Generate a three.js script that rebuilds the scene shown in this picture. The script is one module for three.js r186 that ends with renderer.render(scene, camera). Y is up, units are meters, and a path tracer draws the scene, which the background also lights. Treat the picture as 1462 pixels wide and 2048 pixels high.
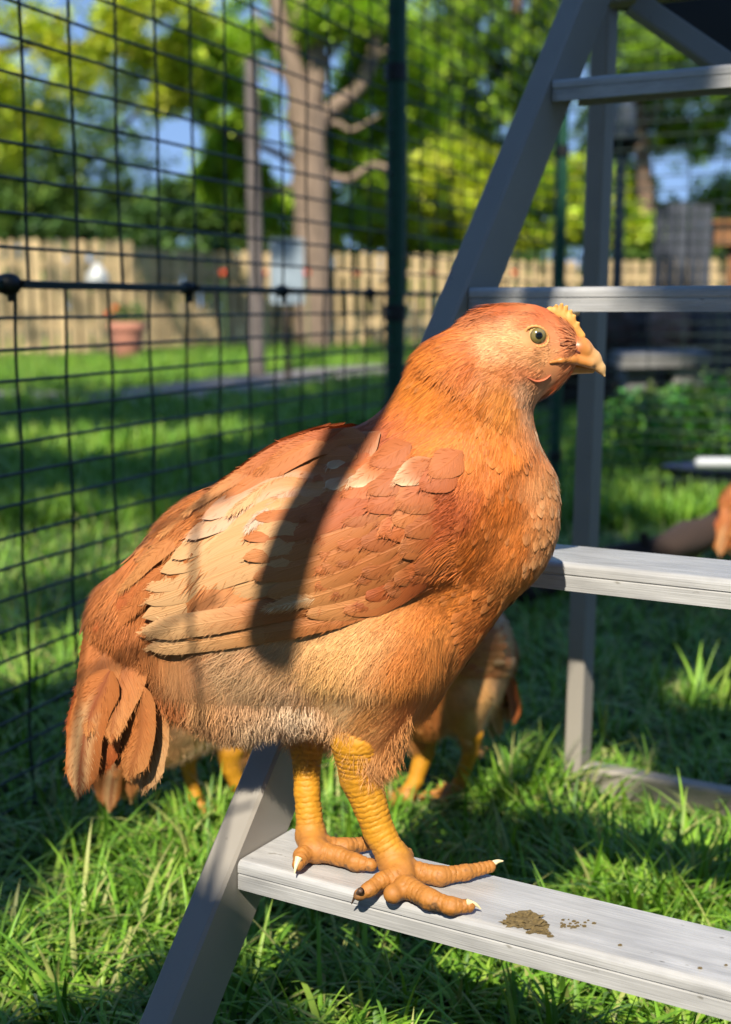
import * as THREE from 'three';
import { mergeGeometries } from 'three/addons/utils/BufferGeometryUtils.js';
import { ImprovedNoise } from 'three/addons/math/ImprovedNoise.js';

// ---------------------------------------------------------------- camera, sky, sun, exposure
const scene = new THREE.Scene();
const FPX = 2700, CX = 731, CY = 1024, PITCH = 0.1517, EYE = 0.5;     // lens in pixels of the 1462 x 2048 frame
const camera = new THREE.PerspectiveCamera(2 * Math.atan(1024 / FPX) * 180 / Math.PI, 1462 / 2048, 0.02, 300);
camera.position.set(0, EYE, 0);
camera.rotation.x = -PITCH;
camera.focus = 0.78;
camera.userData.fStop = camera.getFocalLength() / 6.2;                // an aperture of about 6 mm
const SUN_AZ = 12 * Math.PI / 180, SUN_EL = 46 * Math.PI / 180;       // behind the camera, to the left
const SUN = new THREE.Vector3(-Math.sin(SUN_AZ) * Math.cos(SUN_EL), Math.sin(SUN_EL), Math.cos(SUN_AZ) * Math.cos(SUN_EL));
{
  const w = 256, h = 128, d = new Float32Array(w * h * 4), nz = new ImprovedNoise();
  for (let y = 0; y < h; y++) for (let x = 0; x < w; x++) {
    const el = ((y + 0.5) / h - 0.5) * Math.PI, az = x / w * 2 * Math.PI, k = Math.max(0, Math.sin(el)), o = (y * w + x) * 4;
    const t = Math.pow(1 - k, 3), g = 1 + 0.04 * nz.noise(Math.cos(az) * 3, k * 8, Math.sin(az) * 3);
    d[o] = (0.09 + 0.16 * t) * g; d[o + 1] = (0.19 + 0.21 * t) * g; d[o + 2] = (0.44 + 0.22 * t) * g; d[o + 3] = 1;
  }
  const sky = new THREE.DataTexture(d, w, h, THREE.RGBAFormat, THREE.FloatType);
  sky.mapping = THREE.EquirectangularReflectionMapping; sky.magFilter = THREE.LinearFilter; sky.needsUpdate = true;
  scene.background = sky; scene.environment = sky;
}
const sun = new THREE.DirectionalLight(new THREE.Color(1, 0.94, 0.82), 5);
sun.position.copy(SUN).multiplyScalar(20); sun.castShadow = true; sun.shadow.radius = 1;
sun.shadow.mapSize.set(4096, 4096);
Object.assign(sun.shadow.camera, { left: -12, right: 12, top: 12, bottom: -12, near: 1, far: 60 });
scene.add(sun, sun.target);
const renderer = new THREE.WebGLRenderer();
renderer.toneMapping = THREE.LinearToneMapping; renderer.toneMappingExposure = 1.58;
renderer.shadowMap.enabled = true;

// ---------------------------------------------------------------- helpers
let seed = 7;
const rnd = () => { seed = (seed + 0x6d2b79f5) | 0; let t = Math.imul(seed ^ (seed >>> 15), 1 | seed); t = (t + Math.imul(t ^ (t >>> 7), 61 | t)) ^ t; return ((t ^ (t >>> 14)) >>> 0) / 4294967296; };
const rr = (a, b) => a + (b - a) * rnd();
const V = (x, y, z) => new THREE.Vector3(x, y, z);
const clamp = (x, a = 0, b = 1) => Math.min(b, Math.max(a, x));
const mix = (a, b, t) => a + (b - a) * t;
const smooth = (x, a, b) => { const t = clamp((x - a) / (b - a)); return t * t * (3 - 2 * t); };
const perlin = new ImprovedNoise();
const fbm = (x, y, z, n = 3) => { let s = 0, a = 0.5; for (let i = 0; i < n; i++) { s += a * perlin.noise(x, y, z); x *= 2.03; y *= 2.03; z *= 2.03; a *= 0.5; } return s; };
const srgb = (r, g, b) => new THREE.Color().setRGB(r / 255, g / 255, b / 255, THREE.SRGBColorSpace);
const lin = (r, g, b) => { const c = srgb(r, g, b); return [c.r, c.g, c.b]; };
const sp = Math.sin(PITCH), cp = Math.cos(PITCH);
const ray = (px, py) => { const X = (px - CX) / FPX, Y = (CY - py) / FPX; return V(X, Y * cp - sp, -(Y * sp + cp)); };
const at = (px, py, dist) => { const r = ray(px, py); return r.multiplyScalar(dist / -r.z).add(V(0, EYE, 0)); };   // a sight line met at a distance in front of the eye
const onLevel = (px, py, y = 0) => { const r = ray(px, py); return r.multiplyScalar((y - EYE) / r.y).add(V(0, EYE, 0)); };
const counts = {};
const numbered = (n) => { const k = counts[n] = (counts[n] ?? -1) + 1; return k ? n + '_' + String(k).padStart(3, '0') : n; };
function tag(o, label, category, group) { o.userData.label = label; o.userData.category = category; if (group) o.userData.group = group; return o; }
function thing(name, label, category, pos, group) { const o = new THREE.Group(); o.name = numbered(name); if (pos) o.position.copy(pos); scene.add(o); return tag(o, label, category, group); }
function part(name, geo, m, parent, local = false) {                  // geometry in world places, moved into its parent's axes
  const o = new THREE.Mesh(geo, m); o.name = name; o.castShadow = o.receiveShadow = true;
  if (parent === scene) { o.name = numbered(name); scene.add(o); return o; }
  if (!local) { parent.updateWorldMatrix(true, false); geo.applyMatrix4(parent.matrixWorld.clone().invert()); }
  parent.add(o); return o;
}
function solo(name, geo, m, label, category, group) { return tag(part(name, geo, m, scene), label, category, group); }
function structure(name, geo, m) { const o = part(name, geo, m, scene); o.userData.kind = 'structure'; return o; }
function std(c, roughness = 0.8, more = {}) { return new THREE.MeshStandardMaterial({ color: c, roughness, ...more }); }
function tube(points, radius, seg = 0, sides = 7, closed = false) {   // radius: number or function of t; capped
  const curve = new THREE.CatmullRomCurve3(points, closed), n = seg || points.length * 4, P = [], N = [], U = [], I = [];
  const fr = curve.computeFrenetFrames(n, closed), r = typeof radius === 'function' ? radius : () => radius, len = curve.getLength();
  for (let i = 0; i <= n; i++) {
    const p = curve.getPointAt(i / n), q = r(i / n);
    for (let j = 0; j <= sides; j++) {
      const a = j / sides * 2 * Math.PI, d = fr.normals[i].clone().multiplyScalar(Math.cos(a)).addScaledVector(fr.binormals[i], Math.sin(a));
      P.push(p.x + d.x * q, p.y + d.y * q, p.z + d.z * q); N.push(d.x, d.y, d.z); U.push(j / sides * 6.28 * r(0.5), i / n * len);
    }
  }
  for (let i = 0; i < n; i++) for (let j = 0; j < sides; j++) { const a = i * (sides + 1) + j, b = a + sides + 1; I.push(a, a + 1, b, b, a + 1, b + 1); }
  for (const e of [0, n]) { const p = curve.getPointAt(e / n), c = P.length / 3, t = fr.tangents[e].clone().multiplyScalar(e ? 1 : -1); P.push(p.x, p.y, p.z); N.push(t.x, t.y, t.z); U.push(0, 0); for (let j = 0; j < sides; j++) { const a = e * (sides + 1) + j; e ? I.push(a + 1, c, a) : I.push(a, c, a + 1); } }
  const g = new THREE.BufferGeometry();
  g.setAttribute('position', new THREE.Float32BufferAttribute(P, 3)); g.setAttribute('normal', new THREE.Float32BufferAttribute(N, 3)); g.setAttribute('uv', new THREE.Float32BufferAttribute(U, 2)); g.setIndex(I);
  return g;
}
// prism: a closed outline [u, v] in the axes (U, Vv) swept from a to b; uv in metres
function prism(outline, U, Vv, a, b) {
  const P = [], T = [], I = [], n = outline.length, L = a.distanceTo(b); let run = 0;
  for (let i = 0; i < n; i++) {
    const p = outline[i], q = outline[(i + 1) % n], d = Math.hypot(q[0] - p[0], q[1] - p[1]), k = P.length / 3;
    for (const [o, e, s, v] of [[p, a, run, 0], [q, a, run + d, 0], [q, b, run + d, L], [p, b, run, L]]) { const w = e.clone().addScaledVector(U, o[0]).addScaledVector(Vv, o[1]); P.push(w.x, w.y, w.z); T.push(v, s); }
    I.push(k, k + 1, k + 2, k, k + 2, k + 3); run += d;
  }
  const tris = THREE.ShapeUtils.triangulateShape(outline.map((o) => new THREE.Vector2(...o)), []);
  for (const e of [a, b]) { const k = P.length / 3; for (const o of outline) { const w = e.clone().addScaledVector(U, o[0]).addScaledVector(Vv, o[1]); P.push(w.x, w.y, w.z); T.push(o[0], o[1]); } for (const t of tris) e === a ? I.push(k + t[0], k + t[1], k + t[2]) : I.push(k + t[2], k + t[1], k + t[0]); }
  const g = new THREE.BufferGeometry();
  g.setAttribute('position', new THREE.Float32BufferAttribute(P, 3)); g.setAttribute('uv', new THREE.Float32BufferAttribute(T, 2)); g.setIndex(I);
  g.computeVertexNormals(); return g;
}
const rect = (w, h, c = 0.0015) => [[c, 0], [w - c, 0], [w, c], [w, h - c], [w - c, h], [c, h], [0, h - c], [0, c]];
function bar(a, b, U, Vv, w, h, c) { return prism(rect(w, h, c), U, Vv, a, b); }
function texture(w, h, f, srgbOut) {                                 // f(u, v) -> [r, g, b] or a grey, 0..1
  const d = new Uint8Array(w * h * 4);
  for (let y = 0; y < h; y++) for (let x = 0; x < w; x++) { let c = f(x / w, y / h); if (!Array.isArray(c)) c = [c, c, c]; const o = (y * w + x) * 4; for (let k = 0; k < 3; k++) d[o + k] = clamp(c[k]) * 255; d[o + 3] = 255; }
  const t = new THREE.DataTexture(d, w, h); t.wrapS = t.wrapT = THREE.RepeatWrapping; t.magFilter = THREE.LinearFilter; t.needsUpdate = true;
  if (srgbOut) t.colorSpace = THREE.SRGBColorSpace;
  return t;
}
const tiled = (x, y, px, py, n = 3) => {                              // noise that repeats every px, py
  const u = x / px, v = y / py, f = (a, b) => fbm(a, b, 3.7, n);
  return mix(mix(f(x, y), f(x - px, y), u), mix(f(x, y - py), f(x - px, y - py), u), v) * 1.3;
};

// ---------------------------------------------------------------- ground
const hash2 = (a, b) => { const s = Math.sin(a * 127.1 + b * 311.7) * 43758.5453; return s - Math.floor(s); };
const groundY = (x, z) => 0.012 * fbm(x * 2.1, 0.3, z * 2.1, 3) - 0.004;
{
  const P = [], U = [], I = [], xs = [], zs = [];
  for (let i = 0; i <= 90; i++) { const t = i / 45 - 1; xs.push(Math.sign(t) * (Math.abs(t) * 3 + Math.pow(Math.abs(t), 5) * 140)); }
  for (let i = 0; i <= 110; i++) { const t = i / 55 - 0.6; zs.push(-(t * 4 + Math.sign(t) * Math.pow(Math.abs(t), 5) * 60) ); }
  for (const z of zs) for (const x of xs) { P.push(x, groundY(x, z), z); U.push(x, z); }
  const n = xs.length;
  for (let j = 0; j < zs.length - 1; j++) for (let i = 0; i < n - 1; i++) { const a = j * n + i; I.push(a, a + 1, a + n, a + 1, a + n + 1, a + n); }
  const g = new THREE.BufferGeometry(); g.setAttribute('position', new THREE.Float32BufferAttribute(P, 3)); g.setAttribute('uv', new THREE.Float32BufferAttribute(U, 2)); g.setIndex(I); g.computeVertexNormals();
  if (g.attributes.normal.getY(500) < 0) { const idx = g.index.array; for (let k = 0; k < idx.length; k += 3) { const s = idx[k]; idx[k] = idx[k + 1]; idx[k + 1] = s; } g.computeVertexNormals(); }
  const t = texture(512, 512, (u, v) => { const a = tiled(u * 12, v * 12, 12, 12, 4), b = tiled(u * 60, v * 60, 60, 60, 2), k = clamp(0.5 + a), s = 0.8 + 0.5 * b; return [mix(0.23, 0.30, k) * s, mix(0.25, 0.38, k) * s, mix(0.15, 0.17, k) * s]; }, true);
  const b = texture(512, 512, (u, v) => 0.5 + tiled(u * 50, v * 50, 50, 50, 3));
  structure('ground', g, new THREE.MeshStandardMaterial({ map: t, bumpMap: b, bumpScale: 0.008, roughness: 1 }));
}
// ---------------------------------------------------------------- step ladder
const E_ = V(Math.cos(0.536), 0, Math.sin(0.536)), N_ = V(Math.sin(0.536), 0, -Math.cos(0.536)), UP = V(0, 1, 0);   // along a step to the right; away from its front
const P1 = V(-0.0796, EYE - 0.3387, -0.791), RISE = 0.1763, RUN = 0.1551, WIDE = 0.40, TREAD = 0.062;
const stepAt = (k) => P1.clone().addScaledVector(UP, RISE * (k - 1)).addScaledVector(N_, RUN * (k - 1));
const T1 = P1.y;                                                       // level of the tread the hen stands on
const ladder = thing('step_ladder', 'grey aluminium step ladder the orange hen perches on', 'step ladder', V(P1.x, 0, P1.z));
{
  const streak = texture(256, 512, (u, v) => 0.55 + 0.34 * tiled(u * 5, v * 120, 5, 120, 2) + 0.25 * tiled(u * 10, v * 14, 10, 14, 3));
  streak.repeat.set(5, 10);
  const wear = texture(512, 512, (u, v) => { const c = tiled(u * 9, v * 12, 9, 12, 4), s = tiled(u * 5, v * 90, 5, 90, 2), k = 0.92 + 0.20 * c + 0.09 * s, d = 0.5 * smooth(tiled(u * 50 + 3, v * 30, 50, 30, 2), 0.34, 0.44); return [k * 0.74 - 0.30 * d, k * 0.73 - 0.31 * d, k * 0.715 - 0.34 * d]; }, true);
  wear.repeat.set(3, 8);
  const paint = texture(512, 512, (u, v) => { const c = tiled(u * 7, v * 7, 7, 7, 4), d = smooth(tiled(u * 60, v * 60, 60, 60, 2), 0.40, 0.5); return 0.92 + 0.10 * c - 0.2 * d; });
  paint.repeat.set(3, 3);
  const tread = new THREE.MeshStandardMaterial({ map: wear, bumpMap: streak, bumpScale: 0.0005, roughness: 0.52, metalness: 0.1, roughnessMap: streak });
  const alu = new THREE.MeshStandardMaterial({ map: paint, color: srgb(150, 142, 130), roughness: 0.58, metalness: 0.1 });
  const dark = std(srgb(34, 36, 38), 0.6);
  // stiles: front right edge runs through the front left corners of the steps
  const D = V(0, RISE, 0).addScaledVector(N_, RUN).normalize(), Q = N_.clone().multiplyScalar(D.y).addScaledVector(UP, -Math.hypot(D.x, D.z));
  const lo = -(P1.y / D.y), hi = 1.18;
  for (const [o, side] of [[0, -1], [WIDE, 1]]) {
    const c = P1.clone().addScaledVector(E_, o).addScaledVector(Q, -0.002), w = 0.021 * side;
    // channel section: web towards the outside, two flanges turned in
    const g = [bar(c.clone().addScaledVector(D, lo), c.clone().addScaledVector(D, hi), E_.clone().multiplyScalar(side), Q, 0.021, 0.046, 0.002)];
    part('stile', mergeGeometries(g), alu, ladder);
  }
  for (let k = 1; k <= 5; k++) {
    const a = stepAt(k).addScaledVector(E_, 0.0008), b = stepAt(k).addScaledVector(E_, WIDE - 0.0008), h = 0.0182, r = 0.0042, o = [];
    // outline in (back, up): rounded nose with a small bead line below it, open channel underneath
    for (let i = 0; i <= 5; i++) { const t = i / 5 * Math.PI / 2; o.push([r - r * Math.sin(t), -r + r * Math.cos(t)]); }
    o.push([0.0000, -0.0074], [0.0009, -0.0079], [0.0009, -0.0086], [0.0001, -0.0091], [0.0001, -h], [0.0024, -h], [0.0024, -0.006], [TREAD - 0.0024, -0.006], [TREAD - 0.0024, -h * 0.8], [TREAD, -h * 0.8], [TREAD, -0.001], [TREAD - 0.001, 0]);
    part('step', prism(o.map(([u, v]) => [u, v]).reverse(), N_, UP, a, b), tread, ladder);
  }
  // rear legs with their foot rail
  const footL = onLevel(1141, 1588, 0.0), topL = at(1200, -60, 1.46), across = E_.clone();
  for (const o of [0, WIDE + 0.06]) {
    const a = footL.clone().addScaledVector(across, o - 0.009).addScaledVector(UP, -0.01), b = topL.clone().addScaledVector(across, o * 0.85 - 0.0075);
    const dir = b.clone().sub(a).normalize(), q = across.clone().cross(dir).normalize(); if (q.z > 0) q.negate();
    part('rear_leg', bar(a, b, across, q, 0.0185, 0.030, 0.0015), alu, ladder);
  }
  const ra = footL.clone().addScaledVector(UP, 0.030).addScaledVector(across, 0.0105).addScaledVector(N_, 0.004), rb = ra.clone().addScaledVector(across, WIDE + 0.04);
  part('foot_rail', prism([[0, -0.026], [0.002, -0.026], [0.002, -0.003], [0.022, -0.003], [0.022, 0], [0.002, 0.001], [0, -0.002]], N_, UP, ra, rb), alu, ladder);
  // top platform seen from below, and its brace
  const pz = 1.46, pc = at(1225, 14, pz), po = [[1225, 14], [1268, 20], [1475, 146], [1620, 200], [1640, -120], [1225, -120]].map(([x, y]) => { const q = at(x, y, pz).sub(pc); return [q.x, q.y]; }).reverse();
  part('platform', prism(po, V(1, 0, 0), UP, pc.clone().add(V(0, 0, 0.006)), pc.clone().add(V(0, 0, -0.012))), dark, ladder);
  const ba = at(1290, -14, 1.33), bb = at(1500, 128, 1.24), bd = bb.clone().sub(ba).normalize(), bn = bd.clone().cross(V(0, 0, 1)).normalize();
  part('brace', bar(ba, bb, bn, V(0, 0, -1), 0.020, 0.026, 0.002), alu, ladder);
  part('top_rail', bar(at(1206, 8, 1.42), at(1206, 8, 1.42).addScaledVector(E_, 0.16), UP, N_, 0.010, 0.03, 0.002), alu, ladder);
}

// ---------------------------------------------------------------- wire run
const wireMat = std(srgb(16, 42, 36), 0.5), postMat = std(srgb(12, 70, 48), 0.55), clipMat = std(srgb(16, 17, 17), 0.5);
const wall = { a: V(-0.344, 0, -1.27), d: V(0.357, 0, -0.934) };
const back = { a: V(-0.344 + 0.357 * 2.32, 0, -1.27 - 0.934 * 2.32), d: V(0.934, 0, 0.357) };
const front = { a: V(-0.262, 0, -0.22), d: V(-0.95, 0, 0.18).normalize() };
const RAIL = 0.518;
function meshPanel(label, w, s0, s1, y0, y1, off, stepX, stepY, fromTop, r) {
  const g = thing('wire_panel', label, 'wire mesh panel', w.a.clone().addScaledVector(w.d, (s0 + s1) / 2).setY(y0), 'green wire mesh panels of the run');
  const nrm = V(-w.d.z, 0, w.d.x), seg = 26;
  const wavy = (a, b, k, amp) => { const pts = []; for (let i = 0; i <= seg; i++) { const t = i / seg; pts.push(a.clone().lerp(b, t).addScaledVector(nrm, amp * Math.sin(t * 17 + k * 2.1) + amp * 1.6 * fbm(t * 3, k * 1.7, 5)).addScaledVector(UP, amp * 0.9 * fbm(t * 7, k, 2))); } return pts; };
  let k = 0;
  for (let s = off + Math.ceil((s0 - off) / stepX) * stepX; s < s1; s += stepX, k++) { const c = w.a.clone().addScaledVector(w.d, s); part('wire', tube(wavy(c.clone().setY(y0), c.clone().setY(y1), k, 0.0014), r, 40, 6), wireMat, g); }
  for (let y = fromTop ? y1 : y0, j = 0; fromTop ? y > y0 : y < y1; y += fromTop ? -stepY : stepY, j++) { const p = w.a.clone().addScaledVector(w.d, s0).setY(y).addScaledVector(nrm, r * 1.9), q = w.a.clone().addScaledVector(w.d, s1).setY(y).addScaledVector(nrm, r * 1.9); part('wire', tube(wavy(p, q, j + 40, 0.0016), r * (j ? 1 : 1.25), 40, 6), wireMat, g); }
  return g;
}
const WX = 0.0846;
meshPanel('lower mesh panel at the left edge, nearest to the camera, behind the hen', wall, -0.13, 1.085, 0.0, RAIL, 0.03, WX, 0.0296, true, 0.00165);
meshPanel('upper mesh panel at the left edge, above the black clips', wall, -0.13, 1.085, RAIL + 0.004, 1.45, 0.055, WX, 0.032, false, 0.00165);
meshPanel('lower mesh panel between the dark post and the bright green post', wall, 1.115, 2.30, 0.0, RAIL, 0.03, WX, 0.0296, true, 0.00165);
meshPanel('upper mesh panel between the dark post and the bright green post', wall, 1.115, 2.30, RAIL + 0.004, 1.9, 0.055, WX, 0.032, false, 0.00165);
meshPanel('lower mesh panel across the back of the run, behind the ladder', back, 0.02, 1.22, 0.0, RAIL, 0.06, WX, 0.0296, true, 0.0015);
meshPanel('upper mesh panel across the back of the run, behind the ladder', back, 0.02, 1.22, RAIL + 0.004, 1.9, 0.06, WX, 0.032, false, 0.0015);
function post(label, x, z, r, h, m) {
  const g = thing('run_post', label, 'fence post', V(x, 0, z), 'green metal posts of the run');
  part('pole', tube([V(x, -0.05, z), V(x + 0.002, h * 0.4, z), V(x + 0.005, h, z)], r, 12, 18), m, g);
  for (const y of [0.12, RAIL - 0.03, RAIL + 0.36, RAIL + 0.8]) if (y < h) part('bracket', new THREE.CylinderGeometry(r * 1.22, r * 1.22, 0.026, 18).translate(x + 0.001, y, z), clipMat, g);
  part('cap', new THREE.SphereGeometry(r * 1.1, 16, 8).translate(x + 0.005, h, z), clipMat, g);
}
{
  const p = (w, s) => w.a.clone().addScaledVector(w.d, s);
  let q = p(wall, 1.10); post('dark green corner post of the run, left of the hen\'s head', q.x, q.z, 0.0155, 1.5, postMat);
  q = p(wall, 2.32); post('bright green post farther off, seen between the ladder legs', q.x, q.z, 0.0145, 2.0, postMat);
  // black clips that join the panels
  for (const [px, label] of [[28, 'black plastic clip on the mesh rail at the left edge of the photo'], [380, 'black plastic clip second from the left on the mesh rail'], [565, 'black plastic clip on the mesh rail before the grey sign'], [738, 'black plastic clip on the mesh rail nearest the dark post']]) {
    const d = 1.27 * 1760 / (1760 - px), c = wall.a.clone().addScaledVector(wall.d, (d - 1.27) / 0.934).setY(RAIL + 0.002), big = px < 100 ? 1.3 : 1;
    const g = thing('panel_clip', label, 'clip', c.clone(), 'black clips between the mesh panels');
    part('clip_body', new THREE.SphereGeometry(0.0085 * big, 14, 10).scale(1.25, 0.95, 1).translate(c.x, c.y, c.z + 0.003), clipMat, g);
    part('clip_jaw', new THREE.CylinderGeometry(0.0042 * big, 0.0028, 0.013, 10).translate(c.x + 0.003, c.y - 0.010, c.z + 0.003), clipMat, g);
    part('clip_lug', new THREE.BoxGeometry(0.011, 0.006, 0.007).rotateY(-0.4).translate(c.x + 0.010 * big, c.y + 0.001, c.z + 0.002), clipMat, g);
  }
}
// ---------------------------------------------------------------- hen
const ZH = 0.795, K = ZH / FPX;                                        // the hen's middle plane, metres per photo pixel on it
const FOOT = onLevel(745, 1745, T1).setZ(-ZH);                        // the hen's own axes start under its middle plane
const L = (px, py, off = 0) => { const p = at(px, py, ZH).sub(FOOT); p.z += off; return p; };   // side view -> the hen's own axes
const unL = (x, y) => { const X = x + FOOT.x, Y = y + FOOT.y - EYE, zc = -Y * sp + ZH * cp; return [CX + FPX * X / zc, CY - FPX * (Y * cp + ZH * sp) / zc]; };
class Shape {                                                          // smooth union of tapered capsules, each with its own flattening across the body
  constructor(k) { this.k = k; this.c = []; }
  add(a, b, ra, rb, zs = 1, groove = 0, g0 = 0) { this.c.push({ a, b, ra, rb, zs, d: b.clone().sub(a), groove, g0 }); return this; }
  at(x, y, z) {
    let s = 1e9; const k = this.k; let gr = 0;
    for (const c of this.c) {
      const zs = c.zs, ax = x - c.a.x, ay = y - c.a.y, az = (z - c.a.z), dx = c.d.x, dy = c.d.y, dz = c.d.z;
      const t = clamp((ax * dx + ay * dy + az * dz) / (dx * dx + dy * dy + dz * dz + 1e-12));
      const ex = ax - dx * t, ey = ay - dy * t, ez = (az - dz * t) / zs, l = Math.sqrt(ex * ex + ey * ey + ez * ez);
      const q = Math.sqrt(ex * ex + ey * ey + ez * ez * zs * zs);
      let d = (l - mix(c.ra, c.rb, t)) * (l > 1e-9 ? Math.min(1, q / l * 1.0) : 1);
      if (c.groove) { const w = (Math.sqrt(dx * dx + dy * dy + dz * dz) * t + c.g0 + 0.0009 * perlin.noise(x * 260, y * 260, z * 260)) / 0.0033, row = Math.floor(w), fi = Math.atan2(ez, dy * dy > dx * dx ? ex : ey) * 1.6 + (row % 2) * 0.8 + perlin.noise(row * 1.7, x * 120, 3), g2 = Math.min(Math.abs(Math.sin(Math.PI * w)) * 1.1, 0.35 + Math.abs(Math.sin(fi * 1.9)) * 0.8); d += c.groove * (0.55 - Math.pow(g2, 0.45)) * (0.9 + 0.7 * perlin.noise(x * 420, y * 420, z * 420)); }
      const h = Math.max(k - Math.abs(s - d), 0) / k;
      s = Math.min(s, d) - h * h * k * 0.25;
    }
    return s;
  }
  normal(p, e = 0.0012) { return V(this.at(p.x + e, p.y, p.z) - this.at(p.x - e, p.y, p.z), this.at(p.x, p.y + e, p.z) - this.at(p.x, p.y - e, p.z), this.at(p.x, p.y, p.z + e) - this.at(p.x, p.y, p.z - e)).normalize(); }
}
function skin(shape, cell, color) {                                    // surface nets over the shape's box
  const lo = V(9, 9, 9), hi = V(-9, -9, -9), pad = cell * 2.5;
  for (const c of shape.c) for (const [p, r] of [[c.a, c.ra], [c.b, c.rb]]) { lo.min(V(p.x - r, p.y - r, p.z - r * c.zs)); hi.max(V(p.x + r, p.y + r, p.z + r * c.zs)); }
  lo.subScalar(pad); hi.addScalar(pad);
  const nx = Math.ceil((hi.x - lo.x) / cell), ny = Math.ceil((hi.y - lo.y) / cell), nz = Math.ceil((hi.z - lo.z) / cell), f = new Float32Array(nx * ny * nz), id = new Int32Array(nx * ny * nz).fill(-1);
  const at3 = (i, j, k) => (k * ny + j) * nx + i;
  for (let k = 0; k < nz; k++) for (let j = 0; j < ny; j++) for (let i = 0; i < nx; i++) f[at3(i, j, k)] = shape.at(lo.x + i * cell, lo.y + j * cell, lo.z + k * cell);
  const P = [], I = [];
  for (let k = 0; k < nz - 1; k++) for (let j = 0; j < ny - 1; j++) for (let i = 0; i < nx - 1; i++) {
    let n = 0, sx = 0, sy = 0, sz = 0;
    const v = (a, b, c) => f[at3(i + a, j + b, k + c)];
    const edge = (a0, b0, c0, a1, b1, c1) => { const p = v(a0, b0, c0), q = v(a1, b1, c1); if ((p < 0) === (q < 0)) return; const t = p / (p - q); sx += a0 + (a1 - a0) * t; sy += b0 + (b1 - b0) * t; sz += c0 + (c1 - c0) * t; n++; };
    for (let a = 0; a < 2; a++) for (let b = 0; b < 2; b++) { edge(0, a, b, 1, a, b); edge(a, 0, b, a, 1, b); edge(a, b, 0, a, b, 1); }
    if (n) { id[at3(i, j, k)] = P.length / 3; P.push(lo.x + (i + sx / n) * cell, lo.y + (j + sy / n) * cell, lo.z + (k + sz / n) * cell); }
  }
  for (let k = 1; k < nz - 1; k++) for (let j = 1; j < ny - 1; j++) for (let i = 1; i < nx - 1; i++) {
    const s = f[at3(i, j, k)] < 0;
    const quad = (a, b, c, d, flip) => { if (a < 0 || b < 0 || c < 0 || d < 0) return; flip ? I.push(a, c, b, a, d, c) : I.push(a, b, c, a, c, d); };
    if (s !== f[at3(i + 1, j, k)] < 0) quad(id[at3(i, j - 1, k - 1)], id[at3(i, j, k - 1)], id[at3(i, j, k)], id[at3(i, j - 1, k)], !s);
    if (s !== f[at3(i, j + 1, k)] < 0) quad(id[at3(i - 1, j, k - 1)], id[at3(i - 1, j, k)], id[at3(i, j, k)], id[at3(i, j, k - 1)], !s);
    if (s !== f[at3(i, j, k + 1)] < 0) quad(id[at3(i - 1, j - 1, k)], id[at3(i, j - 1, k)], id[at3(i, j, k)], id[at3(i - 1, j, k)], !s);
  }
  const g = new THREE.BufferGeometry(), C = new Float32Array(P.length), N = new Float32Array(P.length), p = V(0, 0, 0);
  for (let i = 0; i < P.length; i += 3) { p.set(P[i], P[i + 1], P[i + 2]); const c = color(p), n = shape.normal(p, cell * 0.6); C[i] = c[0]; C[i + 1] = c[1]; C[i + 2] = c[2]; N[i] = n.x; N[i + 1] = n.y; N[i + 2] = n.z; }
  g.setAttribute('position', new THREE.Float32BufferAttribute(P, 3)); g.setAttribute('normal', new THREE.BufferAttribute(N, 3)); g.setAttribute('color', new THREE.BufferAttribute(C, 3)); g.setIndex(I);
  return g;
}
class Acc {                                                            // many small pieces gathered into one geometry
  constructor() { this.P = []; this.N = []; this.C = []; this.U = []; this.I = []; }
  geometry() { const g = new THREE.BufferGeometry(); for (const [k, a, n] of [['position', this.P, 3], ['normal', this.N, 3], ['color', this.C, 3], ['uv', this.U, 2]]) g.setAttribute(k, new THREE.Float32BufferAttribute(a, n)); g.setIndex(this.I); return g; }
}
const profile = (t, tip, ramp = 0.42) => Math.pow(smooth(t, -0.05, ramp), 0.8) * Math.pow(clamp((1 - t) / tip, 0, 1), 0.5) * (t > 1 - tip ? 1 : 1);
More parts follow.
